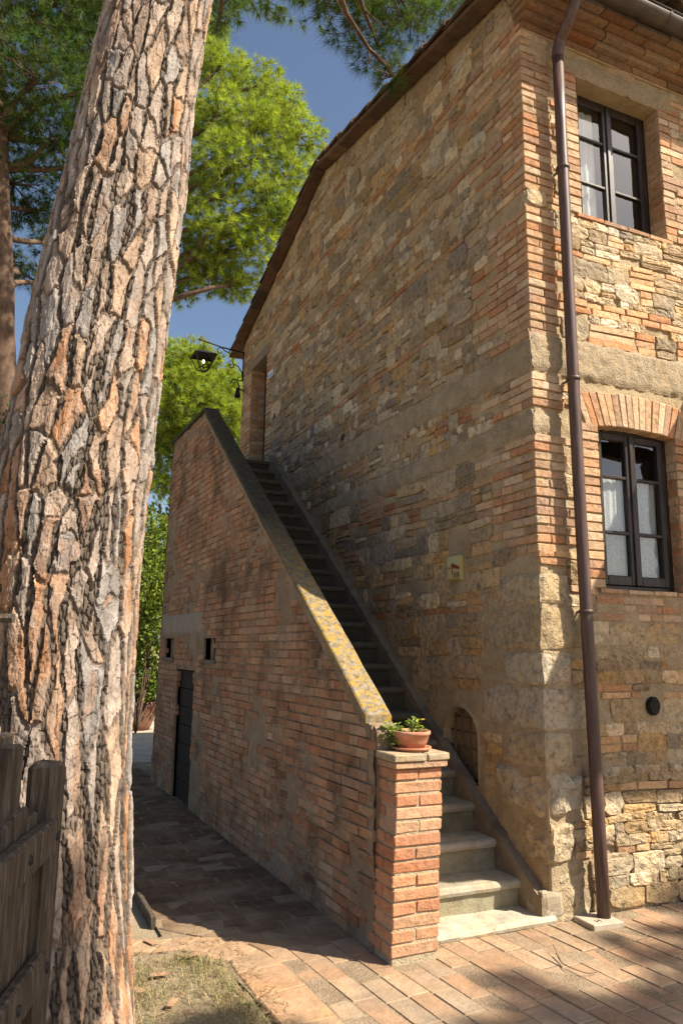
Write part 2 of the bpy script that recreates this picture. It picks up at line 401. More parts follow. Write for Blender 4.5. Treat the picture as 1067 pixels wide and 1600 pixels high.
class Pieces:
    def __init__(s): s.L = []
    def add(s, V, F, col):
        V = np.asarray(V, float); q = px_of(V); ok = shown(V).mean()
        a = (q[:, 0].max()-q[:, 0].min())*(q[:, 1].max()-q[:, 1].min())*ok if q[:, 2].min() > 0.2 else 0
        s.L.append((a, V, F, np.asarray(col, float)))
    def build(s, name, rest_name, mat, parent, top=300, smooth=False):
        s.L.sort(key=lambda t: -t[0])
        for a, V, F, c in s.L[:top]:
            cen = V.mean(0); o = mesh(name, V-cen, F, mat, None, c, smooth); o.location = cen
            o.parent = parent
            if parent.type == 'EMPTY': o.matrix_parent_inverse = Matrix.Translation(-parent.location)
        rest = s.L[top:]
        if rest:
            A = Acc()
            for a, V, F, c in rest: A.add(V, F, c)
            o = A.build(rest_name, mat, parent, smooth); o['kind'] = 'stuff'
def poly_piece(fr, out, wb, wf, bev, rough=0.0, rings=1):
    """outline in wall plane (CCW) -> bevelled block with uneven face"""
    out = np.asarray(out, float); n = len(out); c = out.mean(0)
    mind = np.linalg.norm(out-c, axis=1).min(); b = min(bev, mind*0.4)
    rr = [np.column_stack([out, np.full(n, wb)]), np.column_stack([out+(RN.random((n, 2))-.5)*rough*0.4, np.full(n, wf-b)])]
    d = (out-c)/(np.linalg.norm(out-c, axis=1)[:, None]+1e-9)
    rr.append(np.column_stack([out-d*b*1.2, wf+(RN.random(n)-0.5)*rough]))
    for k in range(1, rings):
        t = 1-k/rings*0.9
        rr.append(np.column_stack([c+(out-d*b*1.2-c)*(t if k < rings else 0.3), wf+rough*0.3+(RN.random(n)-0.5)*rough*1.6]))
    V = np.concatenate(rr+[np.array([[c[0], c[1], wf+rough*(0.2+RN.random()*0.6)]])])
    F = []
    for k in range(len(rr)-1):
        for i in range(n):
            j = (i+1) % n; F.append((k*n+i, k*n+j, (k+1)*n+j, (k+1)*n+i))
    L = (len(rr)-1)*n; last = len(V)-1
    if n == 4 and rough < 0.004:
        F.append((L, L+1, L+2, L+3)); V = V[:-1]
    else:
        for i in range(n): F.append((L+i, L+(i+1) % n, last))
    W = pmap(fr, V)
    if FLIP.get(fr, False): F = [f[::-1] for f in F]
    return W, F
def brick_outline(u0, u1, v0, v1, j=0.003):
    o = [(u0, v0), (u1, v0), (u1, v1), (u0, v1)]
    return [(a+(R_.random()-.5)*2*j, b+(R_.random()-.5)*2*j) for a, b in o]
def stone_outline(u0, u1, v0, v1):
    """broken, angular outline that fills its cell: clipped corners, odd points on the edges"""
    w, h = u1-u0, v1-v0; o = []; jx, jy = min(w, h)*0.10, min(w, h)*0.09
    cs = [(u0, v0), (u1, v0), (u1, v1), (u0, v1)]
    for k in range(4):
        a, b, c = np.array(cs[k-1]), np.array(cs[k]), np.array(cs[(k+1) % 4]); j = np.array([R_.uniform(-jx, jx), R_.uniform(-jy, jy)])
        if R_.random() < 0.72:                         # corner broken off
            t1, t2 = R_.uniform(.08, .34), R_.uniform(.08, .34); o += [tuple(b+(a-b)*t1*0.9+j*.5), tuple(b+(c-b)*t2*0.9+j*.5)]
        else: o.append(tuple(b+j*.6))
        if R_.random() < 0.5: m = (b+c)/2+np.array([R_.uniform(-jx, jx), R_.uniform(-jy, jy)]); o.append(tuple(m))
    return o
def clip(poly, f):
    """keep the part where f(u,v)<=0 (f linear)"""
    out = []
    for i in range(len(poly)):
        a, b = poly[i], poly[(i+1) % len(poly)]; fa, fb = f(*a), f(*b)
        if fa <= 0: out.append(a)
        if (fa < 0) != (fb < 0) and fa != fb:
            t = fa/(fa-fb); out.append((a[0]+t*(b[0]-a[0]), a[1]+t*(b[1]-a[1])))
    return out
class Occ:
    def __init__(s, u0, u1, v0, v1, res=0.01):
        s.u0, s.v0, s.r = u0, v0, res; s.a = np.zeros((int((u1-u0)/res)+2, int((v1-v0)/res)+2), bool); s.u1 = u1
        s.U, s.Vv = np.meshgrid(u0+(np.arange(s.a.shape[0])+.5)*res, v0+(np.arange(s.a.shape[1])+.5)*res, indexing='ij')
    def mark(s, u0, u1, v0, v1):
        i0, i1 = max(0, int(round((u0-s.u0)/s.r))), max(0, int(round((u1-s.u0)/s.r))); j0, j1 = max(0, int(round((v0-s.v0)/s.r))), max(0, int(round((v1-s.v0)/s.r)))
        s.a[i0:i1, j0:j1] = True
    def markf(s, cond): s.a |= cond(s.U, s.Vv)
    def free(s, v0, v1):
        j0, j1 = int((v0+0.25*(v1-v0)-s.v0)/s.r), int((v0+0.78*(v1-v0)-s.v0)/s.r)+1
        f = ~s.a[:, max(0, j0):j1].any(1); iv = []; st = None
        for i, x in enumerate(f):
            if x and st is None: st = i
            if (not x or i == len(f)-1) and st is not None:
                iv.append((s.u0+st*s.r, s.u0+i*s.r)); st = None
        return iv
def rubble(fr, occ, v0, v1, stones, bricks, level=0.5, big=1.0, brickp=0.12, relief=1.0, warmth=(1, 1, 1), skip=0.05):
    v = v0; nxt = v0+level*R_.uniform(0.5, 1.1)
    wt = np.array(warmth)
    def warp(P, k): P = np.asarray(P); return [(a, b+k*math.sin(a*1.7+b*0.9)+k*0.6*math.sin(a*4.1-b*2.3)) for a, b in P]
    def put_brick(ua, ub, va, vb):
        if R_.random() < 0.04: return
        wf = R_.uniform(-0.002, 0.012)*relief
        V, F = poly_piece(fr, warp(brick_outline(ua+.004, ub-.004, va+.004, vb-.004, 0.004), 0.012), -0.04, wf, 0.006, 0.0045, 1)
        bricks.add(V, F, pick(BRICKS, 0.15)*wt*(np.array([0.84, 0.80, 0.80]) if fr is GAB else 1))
    def put_stone(ua, ub, va, vb):
        if R_.random() < skip: return
        wf = R_.choice([R_.uniform(0.003, 0.008), R_.uniform(0.005, 0.014)])*relief
        V, F = poly_piece(fr, warp(stone_outline(ua+.004, ub-.004, va+.004, vb-.004), 0.012), -0.05, wf, 0.005, 0.006*relief, 2)
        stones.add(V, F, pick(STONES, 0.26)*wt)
    while v < v1-0.03:
        if v >= nxt:
            for k in range(R_.choice([1, 1, 2])):
                h = R_.uniform(0.05, 0.06)
                for a, b in occ.free(v, v+h):
                    u = a
                    while u < b-0.04:
                        w = min(b-u, R_.uniform(0.13, 0.30))
                        if b-u-w < 0.05: w = b-u
                        if R_.random() < 0.88: put_brick(u, u+w, v, v+h)
                        else: put_stone(u, u+w, v, v+h)
                        u += w
                v += h
            nxt = v+level*R_.uniform(0.6, 1.3); continue
        h = R_.choice([0.06, 0.075, 0.09, 0.11, 0.13, 0.17])*big*R_.uniform(0.85, 1.15)
        h = min(h, max(0.05, v1-v))
        for a, b in occ.free(v, v+h):
            u = a
            while u < b-0.04:
                w = min(b-u, h*R_.uniform(0.9, 2.9))
                if b-u-w < 0.05: w = b-u
                r = R_.random()
                if r < brickp and h > 0.09:          # a stack of brick pieces
                    m = max(1, int(h/0.05)); hh = h/m
                    for k in range(m): put_brick(u+R_.uniform(0, .02), u+w, v+k*hh, v+(k+1)*hh)
                elif r < brickp+0.25 and h > 0.10:    # two thin stones
                    t = R_.uniform(0.35, 0.65); put_stone(u, u+w, v, v+h*t); put_stone(u, u+w, v+h*t, v+h)
                elif r < brickp+0.38 and w > 0.2:
                    t = R_.uniform(0.35, 0.65); put_stone(u, u+w*t, v, v+h); put_stone(u+w*t, u+w, v, v+h)
                else:
                    put_stone(u-0.006, u+w+0.006, v-R_.uniform(0, .015), v+h+R_.uniform(0, .015))
                u += w
        v += h
def grid_wall(fr, us, vs_, hole, disp):
    """mortar sheet: grid with holes, displaced"""
    U, Vv = np.meshgrid(us, vs_, indexing='ij'); w = disp(U, Vv)
    P = pmap(fr, np.column_stack([U.ravel(), Vv.ravel(), w.ravel()]))
    nu, nv = U.shape; i, j = np.meshgrid(np.arange(nu-1), np.arange(nv-1), indexing='ij')
    a = (i*nv+j).ravel(); b = ((i+1)*nv+j).ravel(); c = ((i+1)*nv+j+1).ravel(); d = (i*nv+j+1).ravel()
    F = np.column_stack([a, b, c, d])
    cu = (U[:-1, :-1]+U[1:, 1:]).ravel()/2; cv = (Vv[:-1, :-1]+Vv[1:, 1:]).ravel()/2
    F = F[~hole(cu, cv)]
    if FLIP.get(fr): F = F[:, ::-1]
    return P, F
def lines(a, b, step, extra=()):
    g = list(np.linspace(a, b, int(round((b-a)/step))+1))
    g = [x for x in g if all(abs(x-e) > step*0.45 for e in extra)]+[e for e in extra if a <= e <= b]
    return np.array(sorted(g))

# ================================================================== GROUND
gm, gnt, gb = newmat('dry_earth_and_gravel'); gp = pos(gnt)
gn = noise(gnt, 1.3, 8, 0.7, gp); gr = ramp(gnt, gn.outputs[0], [(0.3, (0.24, 0.18, 0.11)), (0.5, (0.36, 0.285, 0.185)), (0.7, (0.44, 0.36, 0.25))])
gn2 = noise(gnt, 120, 4, 0.7, gp); gr2 = ramp(gnt, gn2.outputs[0], [(0.3, (0.6,)*3), (0.7, (1.3,)*3)])
gnt.links.new(mixc(gnt, 1.0, gr.outputs[0], gr2.outputs[0], 'MULTIPLY'), gb.inputs['Base Color']); gb.inputs['Roughness'].default_value = 0.95; gb.inputs['Specular IOR Level'].default_value = 0.1
gnb = noise(gnt, 60, 8, 0.75, gp); bump(gnt, gb, gnb.outputs[0], 0.9, 0.02)
def sheet(name, x0, x1, y0, y1, z, mat, step=None):
    if step is None: V = [(x0, y0, z), (x1, y0, z), (x1, y1, z), (x0, y1, z)]; F = [(0, 1, 2, 3)]; return tag(mesh(name, V, F, mat), None, None, kind='structure')
ground = sheet('ground', -900, 900, -900, 900, G0-0.022, gm)

# ------ paving: mortar bed with real pavers
bed = mat_mortar('paving_joint_sand', (0.22, 0.16, 0.105), (0.30, 0.225, 0.15), (0.37, 0.29, 0.2))
Vb = [(-2.34, .75, 0), (-2.5, .62, 0), (-2.3, .4, 0), (-2.12, .2, 0), (-2.08, -.2, 0), (-2.05, -.6, 0), (-2.02, -4.5, 0), (5.0, -4.5, 0), (5.0, 0.3, 0), (0.2, 0.3, 0), (-1.2, 0.3, 0), (-1.2, 8.0, 0), (-2.34, 8.0, 0)]
paving = tag(mesh('paving', np.array(Vb)+[0, 0, G0-0.0035], [tuple(range(len(Vb)))], bed), None, None, kind='structure')
PAV = [(0.36, 0.235, 0.15), (0.38, 0.265, 0.175), (0.35, 0.22, 0.14), (0.36, 0.255, 0.17), (0.33, 0.245, 0.17), (0.37, 0.24, 0.155)]
pv = Pieces()
def paver(poly, col, dz=None, bev=0.006):
    poly = np.asarray(poly, float); n = len(poly); c = poly.mean(0); d = (c-poly)/(np.linalg.norm(c-poly, axis=1)[:, None])
    zt = G0+(R_.uniform(-0.004, 0.004) if dz is None else dz); tx, ty = R_.uniform(-.01, .01), R_.uniform(-.01, .01)
    z = lambda P: zt+(P[:, 0]-c[0])*tx+(P[:, 1]-c[1])*ty
    i = poly+d*bev; V = np.concatenate([np.column_stack([poly, np.full(n, G0-0.03)]), np.column_stack([poly, z(poly)-bev*0.7]), np.column_stack([i, z(i)])])
    F = [tuple(2*n+k for k in range(n))]
    for k in range(2):
        for q in range(n): r = (q+1) % n; F.append((k*n+q, k*n+r, (k+1)*n+r, (k+1)*n+q))
    pv.add(V, F, col)
# plaza: long joints run away from the house front
ang = math.radians(-4.5); ca, sa = math.cos(ang), math.sin(ang)
def P2(a, b): return (a*ca-b*sa*-1, b*ca+a*sa*-1) if False else (a*ca+b*sa*1.0, -a*sa+b*ca)
row = 0; a = -3.2
def edge_x(y):   # inner edge of the border course along the lawn
    if y < -0.2: return -1.785+0.03*(-y-0.2)
    if y < 0.33: return -1.785-0.08*(y+0.2)/0.53
    return -1.865-0.9*(y-0.33)
while a < 3.4:
    w = R_.uniform(0.132, 0.144); b = -4.6+R_.uniform(0, 0.3)
    while b < 0.35:
        l = R_.uniform(0.265, 0.29); q = [P2(a+.004, b+.004), P2(a+w-.004, b+.004), P2(a+w-.004, b+l-.004), P2(a+.004, b+l-.004)]
        cx, cy = np.mean(q, 0)
        if cx > edge_x(cy)+0.05 and not (cx > -1.26 and cy > 0.04) and not (cx > 0.0 and cy > -0.02) and cy < 0.28 and not (-1.27 < cx < -0.97 and -0.17 < cy):
            q = [(max(x, edge_x(y)+0.008), y) for x, y in q]
            if max(p[0] for p in q)-min(p[0] for p in q) > 0.05: paver([(x+R_.uniform(-.003, .003), y+R_.uniform(-.003, .003)) for x, y in q], pick(PAV, 0.12))
        b += l
    a += w
# path beside the staircase: courses run across
b = 0.28; row = 0
while b < 7.9:
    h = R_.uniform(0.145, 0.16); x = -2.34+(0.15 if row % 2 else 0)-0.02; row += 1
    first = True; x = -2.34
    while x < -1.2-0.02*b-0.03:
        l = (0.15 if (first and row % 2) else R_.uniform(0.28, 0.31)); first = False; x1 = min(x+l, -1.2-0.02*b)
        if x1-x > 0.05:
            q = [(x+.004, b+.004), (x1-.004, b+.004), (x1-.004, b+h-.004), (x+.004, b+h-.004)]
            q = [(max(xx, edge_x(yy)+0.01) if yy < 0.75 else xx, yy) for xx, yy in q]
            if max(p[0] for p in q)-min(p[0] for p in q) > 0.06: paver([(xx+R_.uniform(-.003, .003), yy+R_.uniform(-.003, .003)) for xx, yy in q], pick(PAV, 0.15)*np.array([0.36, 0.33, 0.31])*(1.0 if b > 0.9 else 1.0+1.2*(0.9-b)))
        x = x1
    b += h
# border course round the lawn
inner = [(-2.63, .86), (-2.456, .707), (-2.29, .68), (-2.125, .636), (-1.946, .54), (-1.863, .323), (-1.801, .071), (-1.786, -.234), (-1.774, -.615), (-1.77, -.92), (-1.77, -1.22), (-1.77, -1.52)]
outer = [(-2.78, .70), (-2.607, .562), (-2.45, .52), (-2.295, .483), (-2.232, .356), (-2.08, .223), (-2.084, .035), (-2.076, -.271), (-2.06, -.6), (-2.06, -.9), (-2.06, -1.2), (-2.06, -1.5)]
def shrink(q, g):
    q = np.asarray(q, float); c = q.mean(0); return q+(c-q)/np.linalg.norm(c-q, axis=1)[:, None]*g
for k in range(len(inner)-1):
    paver(shrink([outer[k], outer[k+1], inner[k+1], inner[k]], 0.009), np.array(R_.choice([(0.45, 0.27, 0.16), (0.43, 0.29, 0.18), (0.40, 0.25, 0.15)])), dz=0.006, bev=0.01)
pv.build('paver', 'paver_field', M['paver'], paving, 300)

# ================================================================== HOUSE
house = empty('stone_house', (0, 0, G0), 'two-storey rubble stone house with brick quoins and tiled gable roof', 'house')
YR, ZR = 4.0, 7.82
def rake(y): return np.where(np.asarray(y) < YR, ZR-0.205*(YR-np.asarray(y)), ZR-0.325*(np.asarray(y)-YR))
YB = 7.45
st, br = Pieces(), Pieces()
DOOR = (6.17, 6.95, 4.33, 6.07)
def in_arch(u, v):
    cu, r = 1.015, 0.255; return (np.abs(u-cu) < r) & (v > 0.66) & (v < 0.97+np.sqrt(np.maximum(0, r*r-(u-cu)**2)))
occ = Occ(0, YB, G0, 8.0)
occ.markf(lambda U, V: V > rake(U)-0.06)
occ.markf(lambda U, V: V < 0.02+0.757*(U-0.02)+0.06)           # behind the steps
BANDS = [(3.70, 3.93), (3.20, 3.375)]
occ.mark(0, 5.2, *BANDS[0]); occ.mark(0.0, 4.2, *BANDS[1])
occ.mark(DOOR[0]-0.0, DOOR[1], DOOR[2]-0.1, DOOR[3]); occ.mark(DOOR[0]-0.1, YB, DOOR[3], DOOR[3]+0.3)
occ.mark(0.70, 1.33, 0.55, 1.28)
occ.mark(0.90, 1.16, 2.19, 2.45)
focc = Occ(0, 6.0, G0, 7.0)
WL = (0.60, 1.385, 2.11, 3.36); WU = (0.56, 1.46, 5.085, 6.32)
for w in (WL, WU): focc.mark(w[0], w[1], w[2], w[3])
focc.mark(0, 2.2, 3.70, 4.00); focc.mark(0, 0.42, 3.20, 3.375)
focc.mark(0.45, 1.55, 3.30, 3.70); focc.mark(0.42, 1.62, 6.32, 6.56)
focc.mark(0.88, 1.08, 1.18, 1.37)
focc.mark(0, 6, 6.56, 7)
# corner bricks, real blocks that show on both walls
v = 2.34; k = 0
while v < 6.72:
    h = 0.064; k += 1; inband = any(b0-0.03 < v < b1-0.02 for b0, b1 in BANDS) or (5.02 < v < 5.14)
    if not inband:
        lx, ly = ((0.27, 0.13) if k % 2 else (0.13, 0.27)); lx += R_.uniform(-.02, .02); ly += R_.uniform(-.02, .02)
        pr = R_.uniform(0.004, 0.014)
        V, F = box(-pr, lx-0.005, -pr, ly-0.005, v+.004, v+h-.005, 0.005, 0.003); br.add(V, F, pick(BRICKS, 0.15))
        focc.mark(0, lx, v, v+h); occ.mark(0, ly, v, v+h)
        # further quoin bricks on each wall
        for fr, oc, s0, mx in ((GAB, occ, ly, R_.choice([0.30, 0.38, 0.5, 0.56, 0.75])), (FAC, focc, lx, R_.choice([0.28, 0.28, 0.40]))):
            u = s0
            while u < mx-0.06:
                w = R_.choice([0.13, 0.26])*R_.uniform(.92, 1.05); w = min(w, mx-u)
                V, F = poly_piece(fr, brick_outline(u+.005, u+w-.004, v+.004, v+h-.005, 0.003), -0.05, R_.uniform(0.0, 0.011), 0.005, 0.003)
                br.add(V, F, pick(BRICKS, 0.15)); u += w
            oc.mark(s0, u, v, v+h)
    v += h+0.003
# dressed corner blocks below
def rough_block(x0, x1, y0, y1, z0, z1, amp, n=5, seed=0):
    V = []; F = []
    def face(o, a, b, outw):
        base = len(V)
        for i in range(n+1):
            for j in range(n+1):
                s, t = i/n, j/n; V.append(np.array(o)+np.array(a)*s+np.array(b)*t)
        for i in range(n):
            for j in range(n):
                q = [base+i*(n+1)+j, base+(i+1)*(n+1)+j, base+(i+1)*(n+1)+j+1, base+i*(n+1)+j+1]; F.append(q if outw else q[::-1])
    dx, dy, dz = (x1-x0, 0, 0), (0, y1-y0, 0), (0, 0, z1-z0)
    face((x0, y0, z0), dx, dz, True); face((x0, y0, z0), dy, dz, False)
    face((x0, y0, z1), dx, dy, True); face((x0, y0, z0), dx, dy, False)
    V = np.array(V); c = np.array([(x0+x1)/2, (y0+y1)/2, (z0+z1)/2]); h = np.array([x1-x0, y1-y0, z1-z0])/2
    d = (V-c)/h                      # round the arrises
    e = np.sort(np.abs(d), 1)[:, 1]; edge = np.clip((e-0.72)/0.28, 0, 1)
    V = V-np.sign(d)*np.array([1, 1, 1])*(edge**2)[:, None]*(0.02 if amp > 0.03 else 0.009)*(np.abs(d) > 0.95)
    nn = np.stack([fbm(V[:, 0]*9+seed, V[:, 1]*9, V[:, 2]*9, 3, 31), fbm(V[:, 0]*9, V[:, 1]*9+seed, V[:, 2]*9, 3, 57), fbm(V[:, 0]*9, V[:, 1]*9, V[:, 2]*9+seed, 3, 91)], 1)
    return V+nn*amp, F
v = G0-0.03; k = 0
for h in (0.36, 0.30, 0.30, 0.26, 0.30, 0.24, 0.31, 0.24):
    k += 1; lx, ly = ((0.34, 0.62) if k % 2 else (0.24, 0.42)); lx *= R_.uniform(.9, 1.1); ly *= R_.uniform(.85, 1.2)
    low = v < 0.75
    amp = 0.06 if low else 0.022
    ins = 0.035 if v < 0.2 else 0.0
    V, F = rough_block(-0.012+ins, lx, -0.012+ins*0.5, ly, v+.006, v+h-.008, amp, 7, k*3.3)
    st.add(V, F, np.array(R_.choice([(0.47, 0.375, 0.245), (0.50, 0.42, 0.30), (0.43, 0.33, 0.20)])))
    focc.mark(0, lx, v, v+h); occ.mark(0, ly, v, v+h); v += h
# brick jambs of the upper door and far quoin
v = 4.33
while v < 6.6:
    h = 0.066
    for u0, u1 in ((6.99, YB), ):
        m = R_.choice([0.2, 0.26]); u = u0-0.04
        while u < u1-0.05:
            w = min(R_.choice([0.13, 0.25]), u1-u)
            V, F = poly_piece(GAB, brick_outline(u+.004, u+w-.004, v+.004, v+h-.005), -0.05, R_.uniform(0, .01), 0.005, 0.003); br.add(V, F, pick(BRICKS, .15)); u += w
    occ.mark(6.95, YB, v, v+h)
    if v < 6.07:
        w = R_.choice([0.13, 0.25]); V, F = poly_piece(GAB, brick_outline(6.17-w, 6.166, v+.004, v+h-.005), -0.05, R_.uniform(0, .01), 0.005, 0.003); br.add(V, F, pick(BRICKS, .15)); occ.mark(6.17-w, 6.17, v, v+h)
    v += h+0.003
# facade window jambs
def jamb(fr, oc, u0, u1, v0, v1, side, outmin, outmax):
    v = v0; k = 0
    while v < v1:
        h = 0.066; k += 1; L = R_.choice([outmin, outmax, (outmin+outmax)/2]); a, b = (u0-L, u0) if side < 0 else (u1, u1+L); u = a
        while u < b-0.05:
            w = min(R_.choice([0.13, 0.26])*R_.uniform(.95, 1.05), b-u)
            if b-u-w < 0.05: w = b-u
            V, F = poly_piece(fr, brick_outline(u+.003, u+w-.004, v+.004, v+h-.005), -0.05, R_.uniform(0.001, .01), 0.005, 0.003); br.add(V, F, pick(BRICKS, .15)*1.04); u += w
        oc.mark(a, b, v, v+h); v += h+0.003
jamb(FAC, focc, WL[0], WL[1], 2.11, 3.33, -1, 0.17, 0.17); jamb(FAC, focc, WL[0], WL[1], 2.11, 3.33, 1, 0.14, 0.4)
jamb(FAC, focc, WU[0], WU[1], 5.085, 6.34, -1, 0.14, 0.14); jamb(FAC, focc, WU[0], WU[1], 5.085, 6.42, 1, 0.14, 0.4)
# sill courses
for w in (WL, WU):
    u = w[0]-0.06
    while u < w[1]+0.06:
        l = 0.25*R_.uniform(.9, 1.1); V, F = poly_piece(FAC, brick_outline(u+.003, u+l-.003, w[2]-0.034, w[2]-0.003), -0.2, 0.014, 0.005, 0.003); br.add(V, F, pick(BRICKS, .12)); u += l
    focc.mark(w[0]-0.06, u, w[2]-0.04, w[2])
v = 2.0
for kk in range(3):
    u = 0.5
    while u < 1.9:
        l = R_.choice([0.13, 0.25])*R_.uniform(.9, 1.1); V, F = poly_piece(FAC, brick_outline(u+.003, u+l-.003, v+.003, v+.055), -0.05, R_.uniform(0, .006), 0.005, 0.003)
        if R_.random() < 0.8: br.add(V, F, pick(BRICKS, .12))
        u += l
    focc.mark(0.5, 1.9, v, v+.06); v -= 0.06
# segmental brick arch over the lower window
cu, half, rise = (WL[0]+WL[1])/2, (WL[1]-WL[0])/2+0.02, 0.028
Ra = (half**2+rise**2)/(2*rise); cv = 3.33+rise-Ra
nA = 17; span = math.asin(half/Ra)*1.22
for k in range(nA):
    a0, a1 = -span+2*span*k/nA, -span+2*span*(k+1)/nA; g = 0.0022/1
    q = []
    for aa, rr in ((a0+g/Ra*1.5, Ra), (a1-g/Ra*1.5, Ra), (a1-g/Ra*1.5, Ra+0.27), (a0+g/Ra*1.5, Ra+0.27)):
        aa2 = aa*(1.0 if rr == Ra else 1.12); q.append((cu+rr*math.sin(aa2)+R_.uniform(-.003, .003), cv+rr*math.cos(aa2)+R_.uniform(-.004, .004)))
    V, F = poly_piece(FAC, q, -0.24, R_.uniform(0.004, .012), 0.006, 0.003); br.add(V, F, pick(BRICKS, .13)*1.06)
# rubble fields
rubble(GAB, occ, G0, 2.5, st, br, 0.9, 1.5, 0.04, 1.0, (1.22, 1.05, 0.80), 0.07)  # lower gable: ochre stones, lightened to put ground bounce light into their colour
rubble(GAB, occ, 2.5, 3.2, st, br, 0.45, 1.1, 0.12, 0.9, (1.0, 0.95, 0.85))
rubble(GAB, occ, 3.375, 3.70, st, br, 0.3, 0.85, 0.3, 0.9, (1, 0.95, 0.86))
rubble(GAB, occ, 3.93, 8.0, st, br, 0.62, 1.05, 0.06, 1.0, (0.99, 0.945, 0.87))
rubble(FAC, focc, G0, 0.85, st, br, 0.35, 0.85, 0.12, 1.25, (1.12, 1.03, 0.88), 0.04)
rubble(FAC, focc, 0.85, 2.0, st, br, 0.6, 1.0, 0.10, 0.7, (1.12, 1.04, 0.88), 0.08)
rubble(FAC, focc, 2.0, 3.70, st, br, 0.4, 0.9, 0.25, 1.0, (1.12, 1.05, 0.93))
rubble(FAC, focc, 4.00, 6.56, st, br, 0.30, 0.95, 0.22, 1.1, (1.2, 1.13, 1.02))
# mortar sheets
gh = lambda u, v: ((u > DOOR[0]) & (u < DOOR[1]) & (v > DOOR[2]-.1) & (v < DOOR[3])) | in_arch(u, v) | (v > rake(u))
def gd(U, V):
    w = 0.016*fbm(U*7, V*7, 0, 4, 3)+0.010*fbm(U*30, V*30, 0, 2, 9)-0.008
    for b0, b1 in BANDS: w = w-np.clip(np.minimum(V-b0, b1-V)/0.05, 0, 1)*np.where(U < 5.2, 0.010, 0)
    return w+0.008*np.clip((2.6-V)/0.4, 0, 1)-np.clip((0.1-U)/0.1, 0, 1)*np.where(V > 2.3, 0.022, 0.008)
us = lines(0.02, YB, 0.022, (DOOR[0], DOOR[1])); vv = lines(G0-0.05, 7.9, 0.022, (DOOR[2]-.1, DOOR[3]))
P, F = grid_wall(GAB, us, vv, gh, gd); gable = mesh('gable_wall', P, F, M['mortar'], house, None, True)
fh = lambda u, v: ((u > WL[0]) & (u < WL[1]) & (v > WL[2]) & (v < WL[3]+0.03)) | ((u > WU[0]) & (u < WU[1]) & (v > WU[2]) & (v < WU[3]))
def fd(U, V):
    w = 0.016*fbm(U*7+40, V*7, 0, 4, 5)+0.010*fbm(U*30, V*30, 0, 2, 19)-0.009
    w = w+np.clip(np.minimum(V-3.70, 4.00-V)/0.05, 0, 1)*0.016*(1+fbm(U*20, V*20, 0, 3, 77))+np.clip(np.minimum(V-3.2, 3.375-V)/0.05, 0, 1)*np.where(U < 0.45, 0.012, 0)
    w = w+np.clip((V-6.32)/0.05, 0, 1)*0.012*(1+1.2*fbm(U*9, V*14, 0, 3, 71))
    return w+0.007*np.clip(np.minimum(V-0.8, 2.1-V)/0.1, 0, 1)-np.clip((0.1-U)/0.1, 0, 1)*np.where(V > 2.3, 0.02, 0.006)-np.where(V < 0.8, 0.006, 0)
us = np.concatenate([lines(0.02, 2.0, 0.02, (WL[0], WL[1], WU[0], WU[1])), np.linspace(2.1, 6.5, 40)]); vv = lines(G0-0.05, 6.9, 0.022, (WL[2], WL[3], WU[2], WU[3]))
P, F = grid_wall(FAC, us, vv, fh, fd); front = mesh('front_wall', P, F, M['mortar'], house, None, True)
V, F = box(0.004, 0.09, 0.004, 0.09, G0-0.04, 6.7, 0.012); mesh('corner_core', V, F, M['mortar'], house)
# rendered bands (slightly proud, coarse)
def band(fr, u0, u1, v0, v1, w, parent, seed):
    us = lines(u0, u1, 0.022); vv = np.linspace(v0-0.01, v1+0.01, 16)
    def dd(U, V):
        e = np.minimum((V-v0)+0.012*fbm(U*9, V*0+seed, 0, 3, seed), (v1-V)+0.012*fbm(U*9+50, V*0+seed, 0, 3, seed+1))
        return np.clip(e/0.03, -0.6, 1)*w+0.020*fbm(U*18, V*18, 0, 3, seed+2)*1.0-np.clip((U-(u1-0.5))/0.5, 0, 1)*0.03
    P, F = grid_wall(fr, us, vv, lambda u, v: u < -9, dd); return mesh('render_band', P, F, M['plaster'], parent, None, True)
band(GAB, -0.022, 5.2, 3.70, 3.93, 0.014, gable, 5); band(GAB, -0.02, 4.2, 3.2, 3.375, 0.012, gable, 15)
band(FAC, -0.02, 2.2, 3.70, 4.00, 0.015, front, 25); band(FAC, -0.018, 0.5, 3.2, 3.375, 0.012, front, 35); band(FAC, 0.42, 2.0, 6.335, 6.5, 0.01, front, 45)
band(FAC, -0.008, 0.40, 5.02, 5.14, 0.012, front, 55)
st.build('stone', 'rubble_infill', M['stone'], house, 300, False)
br.build('brick', 'brick_infill', M['brick'], house, 300, False)
